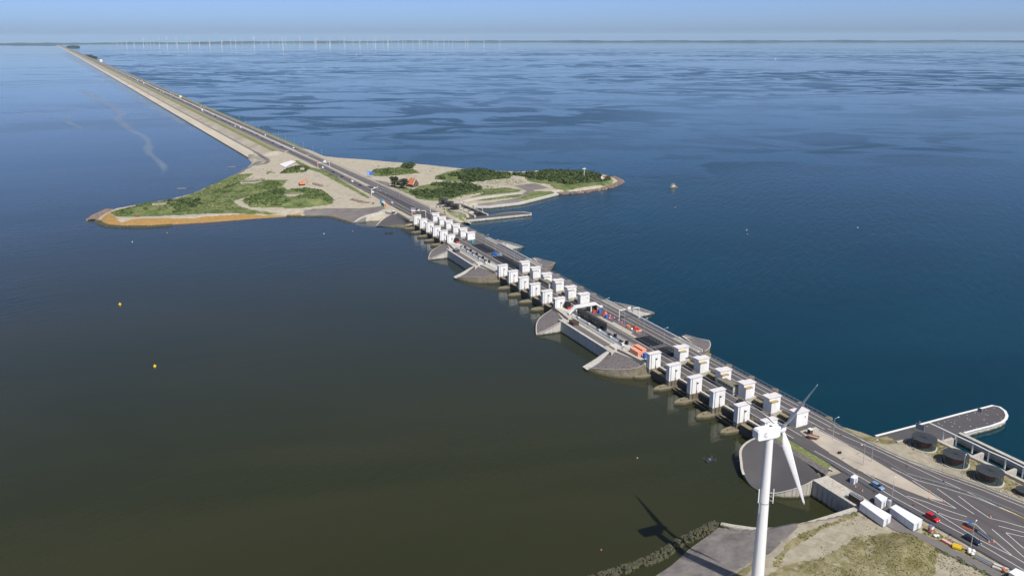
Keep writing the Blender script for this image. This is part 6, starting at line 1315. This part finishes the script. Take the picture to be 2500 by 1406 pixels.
for x in(-2,2):
    for y in(-1.15,1.15): m=MB(); m.tube(F(x,y-.1,.45),F(x,y+.1,.45),.45,8); m.build("wheel",BLACK,t)
t=thing("tent",I4(2165,675,5.0),0,"light blue covered trailer behind the parked van","trailer"); F=frame(I4(2168,682,5.0),-1.0); m=MB(); m.box(F,-2.4,2.4,-1.3,1.3,.4,2.6); m.build("cover",mat("light_blue_cover",(.10,.32,.62),.5),t)
t=thing("road_sign",D4(1495,560,5),0,"large blue motorway sign on two posts beside the island highway","road sign"); p=D4(1495,565,4.6); F=frame(p,.3)
for x in(-2.6,2.6): m=MB(); m.tube(F(x,0,0),F(x,0,3.4),.14,5); m.build("post",GALV,t)
m=MB(); m.box(F,-3.2,3.2,-.1,.1,3.4,6.8); m.build("panel",SIGNB,t)
m=MB(); m.box(F,-2.9,-.6,-.14,-.1,5.4,5.9); m.build("white_line",WHITE,t); m=MB(); m.box(F,-2.9,-.9,-.14,-.1,4.2,4.7); m.build("white_line",WHITE,t)
t=thing("signal_mast",I6(2023,345,5),0,"white signal mast with crossbar above the scrub at the island tip","mast"); p=I6(2023,352,5); F=frame(p,.2)
m=MB(); m.tube(F(0,0,0),F(0,0,10),.4,6,.25); m.build("pole",WHITE,t); m=MB(); m.box(F,-2,2,-.2,.2,8.3,9.2); m.build("crossbar",WHITE,t)
t=thing("navigation_mark",I6(2198,378,5),0,"red and white navigation board at the island tip","navigation mark"); p=I6(2198,385,5); F=frame(p,.2)
m=MB(); m.tube(F(0,0,0),F(0,0,3),.2,5); m.build("post",WHITE,t); m=MB(); m.box(F,-1.8,1.8,-.15,.15,1.6,4.4); m.build("white_board",WHITE,t); m=MB(); m.box(F,-.2,1.8,-.2,-.15,2.6,4.4); m.build("red_panel",RED,t)
mb=MB(); mb.q([I4(905,205,3.9),I4(985,245,3.9),I4(1115,175,5.2),I4(1055,160,5.2)]); tag(mb.build("plastic_sheet",TARP),"large pale rectangular sheet laid on the slope beside the highway","sheet")
# ---------------- floating things
def buoy(p,s,c,label,grp=None):
    t=thing("buoy",p,0,label,"buoy",grp); m=MB(); m.tube(p+Vector((0,0,-.2)),p+Vector((0,0,.45*s)),.5*s,12); m.build("float",c,t); m=MB(); m.tube(p+Vector((0,0,.45*s)),p+Vector((0,0,1.0*s)),.22*s,8,.06*s); m.build("top_mark",c,t)
buoy(G(293,744,0),1.5,YELLOW,"yellow buoy on the brown water, the farther of two"); buoy(G(378,895,0),1.35,YELLOW,"yellow buoy on the brown water, the nearer of two")
for x,y,c,l in [(1468,1342,ORANGE,"tiny orange float near the rocky shore at the bottom"),(408,569,ORANGE,"small orange float below the orange bank of the island"),(861,565,ORANGE,"small orange float in front of the farthest abutment"),(323,591,WHITE,"white float left of the orange one near the island"),(791,571,WHITE,"white float near the asphalt bank"),(1649,507,ORANGE,"orange float on the lake below the work boat"),(1684,470,DARK,"dark buoy right of the work boat"),(1823,562,WHITE,"pale float on the lake, upper of a pair"),(1825,572,ORANGE,"orange float on the lake, lower of a pair"),(2094,556,WHITE,"white float far out on the lake at right"),(1556,1118,WHITE,"white float left of the work raft")]:
    buoy(G(x,y,0),.75 if y<700 else .45,c,l,"small floats")
def boat(p,rz,L_,label,c1=WHITE,sail=False):
    t=thing("sailing_boat" if sail else "work_boat",p,rz,label,"boat"); F=frame(p,rz); l=L_/2; w_=L_*.16
    m=MB(); m.hull([F(-l,-w_*.8,-.3),F(l*.5,-w_*.8,-.3),F(l*.9,0,-.3),F(l*.5,w_*.8,-.3),F(-l,w_*.8,-.3)],[F(-l,-w_,1.2),F(l*.5,-w_,1.2),F(l*1.05,0,1.5),F(l*.5,w_,1.2),F(-l,w_,1.2)]); m.build("hull",c1,t)
    if sail: m=MB(); m.tube(F(0,0,1),F(0,0,L_*1.3),.12,5); m.build("mast",WHITE,t); m=MB(); m.hull([F(0,-.1,1.8),F(-l*.9,-.1,1.8),F(0,-.1,L_*1.25)],[F(0,.1,1.8),F(-l*.9,.1,1.8),F(0,.1,L_*1.25)]); m.build("sail",WHITE,t)
    else:
        m=MB(); m.box(F,-l*.5,l*.25,-w_*.6,w_*.6,1.2,3.0); m.build("cabin",mat("cabin_cream",(.55,.52,.36),.6),t); m=MB(); m.path([F(-l*.8,0,1.2),F(-l*.6,0,4.2),F(l*.2,0,4.2),F(l*.5,0,1.4)],.14,5); m.build("frame",mat("boat_yellow",(.55,.50,.22),.6),t)
        m=MB(); m.tube(F(-l*.1,0,3),F(-l*.1,0,5.4),.1,5); m.build("mast",GALV,t)
    return t
boat(G(1645,459,0),.1,8.5,"small work boat with pale cabin and frame anchored on the lake",mat("boat_hull",(.22,.21,.17),.7))
for x,y,l in [(870,136,"tiny white sailing boat below the row of distant turbines"),(1894,146,"tiny white sailing boat far out at right centre"),(2379,117,"tiny white sailing boat near the horizon at right"),(2260,131,"tiny white sailing boat near the horizon, left of the rightmost one")]: boat(G(x,y,0),.6,12,l,WHITE,True)
p=G(950,570,0); t=thing("work_raft",p,0,"dark low raft floating beside the farthest abutment","raft"); F=frame(p,.3); m=MB(); m.box(F,-3.2,3.2,-1.0,1.0,-.2,.5); m.build("deck",DARK,t); m=MB(); m.tube(F(0,0,.5),F(3,0,2),.15,5); m.build("arm",DARK,t)
for i,(f,x,y,l) in enumerate([(I5,1225,402,"half sunken pale wreck in the shallow sea, the one nearer the island point"),(I5,1835,138,"half sunken pale wreck in the shallow sea, the one by the dam")]):
    p=f(x,y,0); t=thing("pontoon",p,0,l,"pontoon","low pontoons"); F=frame(p,.15); m=MB(); m.box(F,-5,4,-.8,.8,-.2,.35); m.build("deck",mat("pontoon_grey",(.28,.25,.24),.8),t); m=MB(); m.box(F,3,12,-.3,.3,-.1,.15); m.build("pipe",DARKB,t); m=MB(); m.tube(F(-2,0,.3),F(-1,0,4.5),.1,4); m.build("mast",RUST,t)
# ---------------- far away: monument tower, wooded islet, wind farm, coast
mt=G(247,152,5); t=thing("monument_tower",mt,hdam,"white monument tower standing on the far part of the dam","tower"); F=frame(mt,hdam)
m=MB(); m.box(F,-7,7,-7,7,0,26); m.build("shaft",WHITE,t); m=MB(); m.box(F,-8.5,8.5,-8.5,8.5,20,25); m.build("gallery",GLASSD,t)
mb=MB(); rg=random.Random(3)
for k in range(90): a=T(7200+rg.uniform(-500,600),300+rg.uniform(-8,25),4); puff(mb,a,9,7,10,4,rg)
tag(mb.build("far_trees",LEAFT),"trees around the distant monument on the dam","trees",kind="stuff")
mb=MB()
for k in range(130): p=G(168+rg.uniform(0,22),116.6+rg.uniform(-.2,.2),2); puff(mb,p,30,22,8,14,rg)
tag(mb.build("wooded_islet",LEAFT),"dark wooded islet right of the far end of the dam","islet",kind="stuff")
def farturbine(seed,px,basey):
    dist_y=60+basey/4.15-3.2 if basey>0 else 110; p=G(px,dist_y,0); rg=random.Random(seed); a0=rg.random()*2.1; yw=.5+rg.uniform(-.15,.15)
    mb=MB(); h=118; mb.tube(p,p+Vector((0,0,h)),4.2,6,2.8); n1=Vector((-math.sin(yw),math.cos(yw),0)); hub=p+Vector((math.cos(yw)*6,math.sin(yw)*6-8,h)); mb.tube(p+Vector((0,0,h)),hub,3.5,5)
    for k in range(3):
        a=a0+k*2.094; e=n1*math.cos(a)+Vector((0,0,1))*math.sin(a); c=Vector((n1.y,-n1.x,0)); mb.hull([hub+e*2-c*2,hub+e*2+n1*math.sin(a)*3.4,hub+e*2+c*2],[hub+e*64-c*.4,hub+e*64+n1*.6,hub+e*64+c*.4])
    return tag(mb.build("wind_turbine",TURB,origin=p),"distant white wind turbine of the wind farm standing in the lake on the horizon","wind turbine","distant wind farm")
z1=[(770,215),(815,213),(868,243),(935,200),(942,240),(1037,245),(1072,215),(1105,220),(1142,213),(1197,240),(1250,195),(1277,245),(1365,210),(1378,245),(1405,205),(1452,208),(1490,250),(1513,225),(1603,238),(1637,205),(1700,215),(1708,240),(1752,205),(1828,255),(1910,200),(1918,225),(1968,250),(2030,210),(2045,200),(2122,200),(2155,250),(2225,205),(2295,235),(2308,200),(2340,210),(2405,205),(2445,265),(2472,225)]
z2=[(72,205),(135,245),(157,220),(187,200),(283,210),(292,250),(302,220),(412,200),(437,225),(445,250),(540,205),(578,205),(592,245),(675,210),(735,205),(745,248),(823,220),(880,215),(905,250),(980,215),(1027,225),(1033,235),(1065,200),(1135,215),(1183,235),(1212,205),(1285,225),(1345,200),(1353,235),(1373,215),(1435,225),(1497,215),(1530,220),(1600,230),(1648,210),(1687,220),(1817,235),(1843,235),(2007,240),(2168,225)]
for i,(x,y) in enumerate(z1): farturbine(i,100+x/4.135,y)
for i,(x,y) in enumerate(z2): farturbine(100+i,700+x/4.167,y)
mb=MB(); A=[];B=[];C_=[]
for k in range(0,361):
    a=math.radians(90+55-k*110/360); d=26500+1500*math.sin(k*.05)+900*math.sin(k*.21); x,y=d*math.cos(a),d*math.sin(a); z=drop(x,y); hh=(30 if k<110 else 44)+7*math.sin(k*.33)+5*math.sin(k*1.3)+5*random.random()
    A.append(Vector((x,y,z-2))); B.append(Vector((x*1.006,y*1.006,z+hh))); C_.append(Vector((x*1.08,y*1.08,drop(x*1.08,y*1.08)+hh)))
mb.loft(A,B,1); mb.loft(B,C_,1)
struct(mb.build("far_coast",mat("coast_woods",(.02,.032,.036),.95,(.04,.055,.05),.002,.4)))
# ---------------- pale translucent ribbons on the sea, densest along their middle
fm=bpy.data.materials.new("pale_film"); fm.use_nodes=True; n=fm.node_tree; b=n.nodes["Principled BSDF"]; b.inputs["Base Color"].default_value=(.33,.40,.47,1); b.inputs["Roughness"].default_value=.5
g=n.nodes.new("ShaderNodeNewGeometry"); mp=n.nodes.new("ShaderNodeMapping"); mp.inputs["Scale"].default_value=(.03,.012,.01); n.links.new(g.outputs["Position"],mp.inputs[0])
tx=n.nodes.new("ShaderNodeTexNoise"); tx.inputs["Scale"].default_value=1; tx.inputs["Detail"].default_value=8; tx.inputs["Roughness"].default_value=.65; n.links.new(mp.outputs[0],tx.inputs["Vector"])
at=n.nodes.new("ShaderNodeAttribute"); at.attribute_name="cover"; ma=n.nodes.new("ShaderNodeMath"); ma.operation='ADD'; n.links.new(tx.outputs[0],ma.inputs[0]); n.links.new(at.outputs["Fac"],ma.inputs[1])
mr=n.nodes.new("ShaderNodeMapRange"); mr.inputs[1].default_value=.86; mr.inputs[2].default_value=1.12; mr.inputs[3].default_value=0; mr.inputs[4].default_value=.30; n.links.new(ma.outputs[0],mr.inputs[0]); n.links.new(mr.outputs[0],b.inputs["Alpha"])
def streak(pts,w0,w1,nseg=80,name="pale_streak",label="long pale meandering line on the sea left of the dam"):
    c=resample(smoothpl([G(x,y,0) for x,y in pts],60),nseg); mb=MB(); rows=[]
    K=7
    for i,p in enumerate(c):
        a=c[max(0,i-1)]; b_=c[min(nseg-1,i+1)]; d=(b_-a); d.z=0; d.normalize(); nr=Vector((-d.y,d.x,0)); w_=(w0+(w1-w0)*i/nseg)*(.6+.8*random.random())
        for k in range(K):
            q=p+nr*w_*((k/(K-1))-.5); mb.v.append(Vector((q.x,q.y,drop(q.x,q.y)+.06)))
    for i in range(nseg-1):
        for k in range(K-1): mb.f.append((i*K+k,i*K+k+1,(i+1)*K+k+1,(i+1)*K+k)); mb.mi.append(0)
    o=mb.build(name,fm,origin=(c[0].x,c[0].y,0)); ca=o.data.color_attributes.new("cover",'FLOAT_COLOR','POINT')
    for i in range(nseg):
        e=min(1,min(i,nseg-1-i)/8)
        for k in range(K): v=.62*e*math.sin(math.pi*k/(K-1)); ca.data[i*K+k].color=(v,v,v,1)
    return tag(o,label,"streak",kind="stuff")
streak([(185,212),(215,228),(240,246),(268,256),(288,270),(300,282),(284,288),(302,302),(318,318),(345,330),(362,345),(362,370),(385,392),(402,412),(385,432),(350,448),(320,462),(280,480)],60,10)
streak([(285,262),(318,268),(350,276),(388,288)],22,8,50,label="short pale line branching towards the dam")
streak([(-20,214),(60,213),(130,211),(190,210)],50,40,40,label="straight pale line at the far left of the sea")
streak([(-20,276),(60,278),(120,284),(172,288),(165,298),(195,312),(205,325)],34,18,50,label="thin pale line at the left edge of the sea")
streak([(160,128),(230,170),(330,232),(420,286),(500,334),(560,368),(606,402)],300,14,120,name="painted_calm_sheen",label="painted pale sheen of calm water along the sea side of the dam")  # sky sheen of the calm water, painted as a pale film
# ---------------- haze
hz=bpy.data.materials.new("haze_air"); hz.use_nodes=True; n=hz.node_tree; n.nodes.clear(); o_=n.nodes.new("ShaderNodeOutputMaterial"); v_=n.nodes.new("ShaderNodeVolumePrincipled")
v_.inputs["Density"].default_value=2.0e-5; v_.inputs["Color"].default_value=(.56,.79,1,1); v_.inputs["Anisotropy"].default_value=-.1; n.links.new(v_.outputs[0],o_.inputs[1])
mb=MB(); mb.box(IDF,-95000,95000,-3000,95000,-1500,300); o=mb.build("haze",hz,origin=(0,0,-1500)); tag(o,kind="stuff")
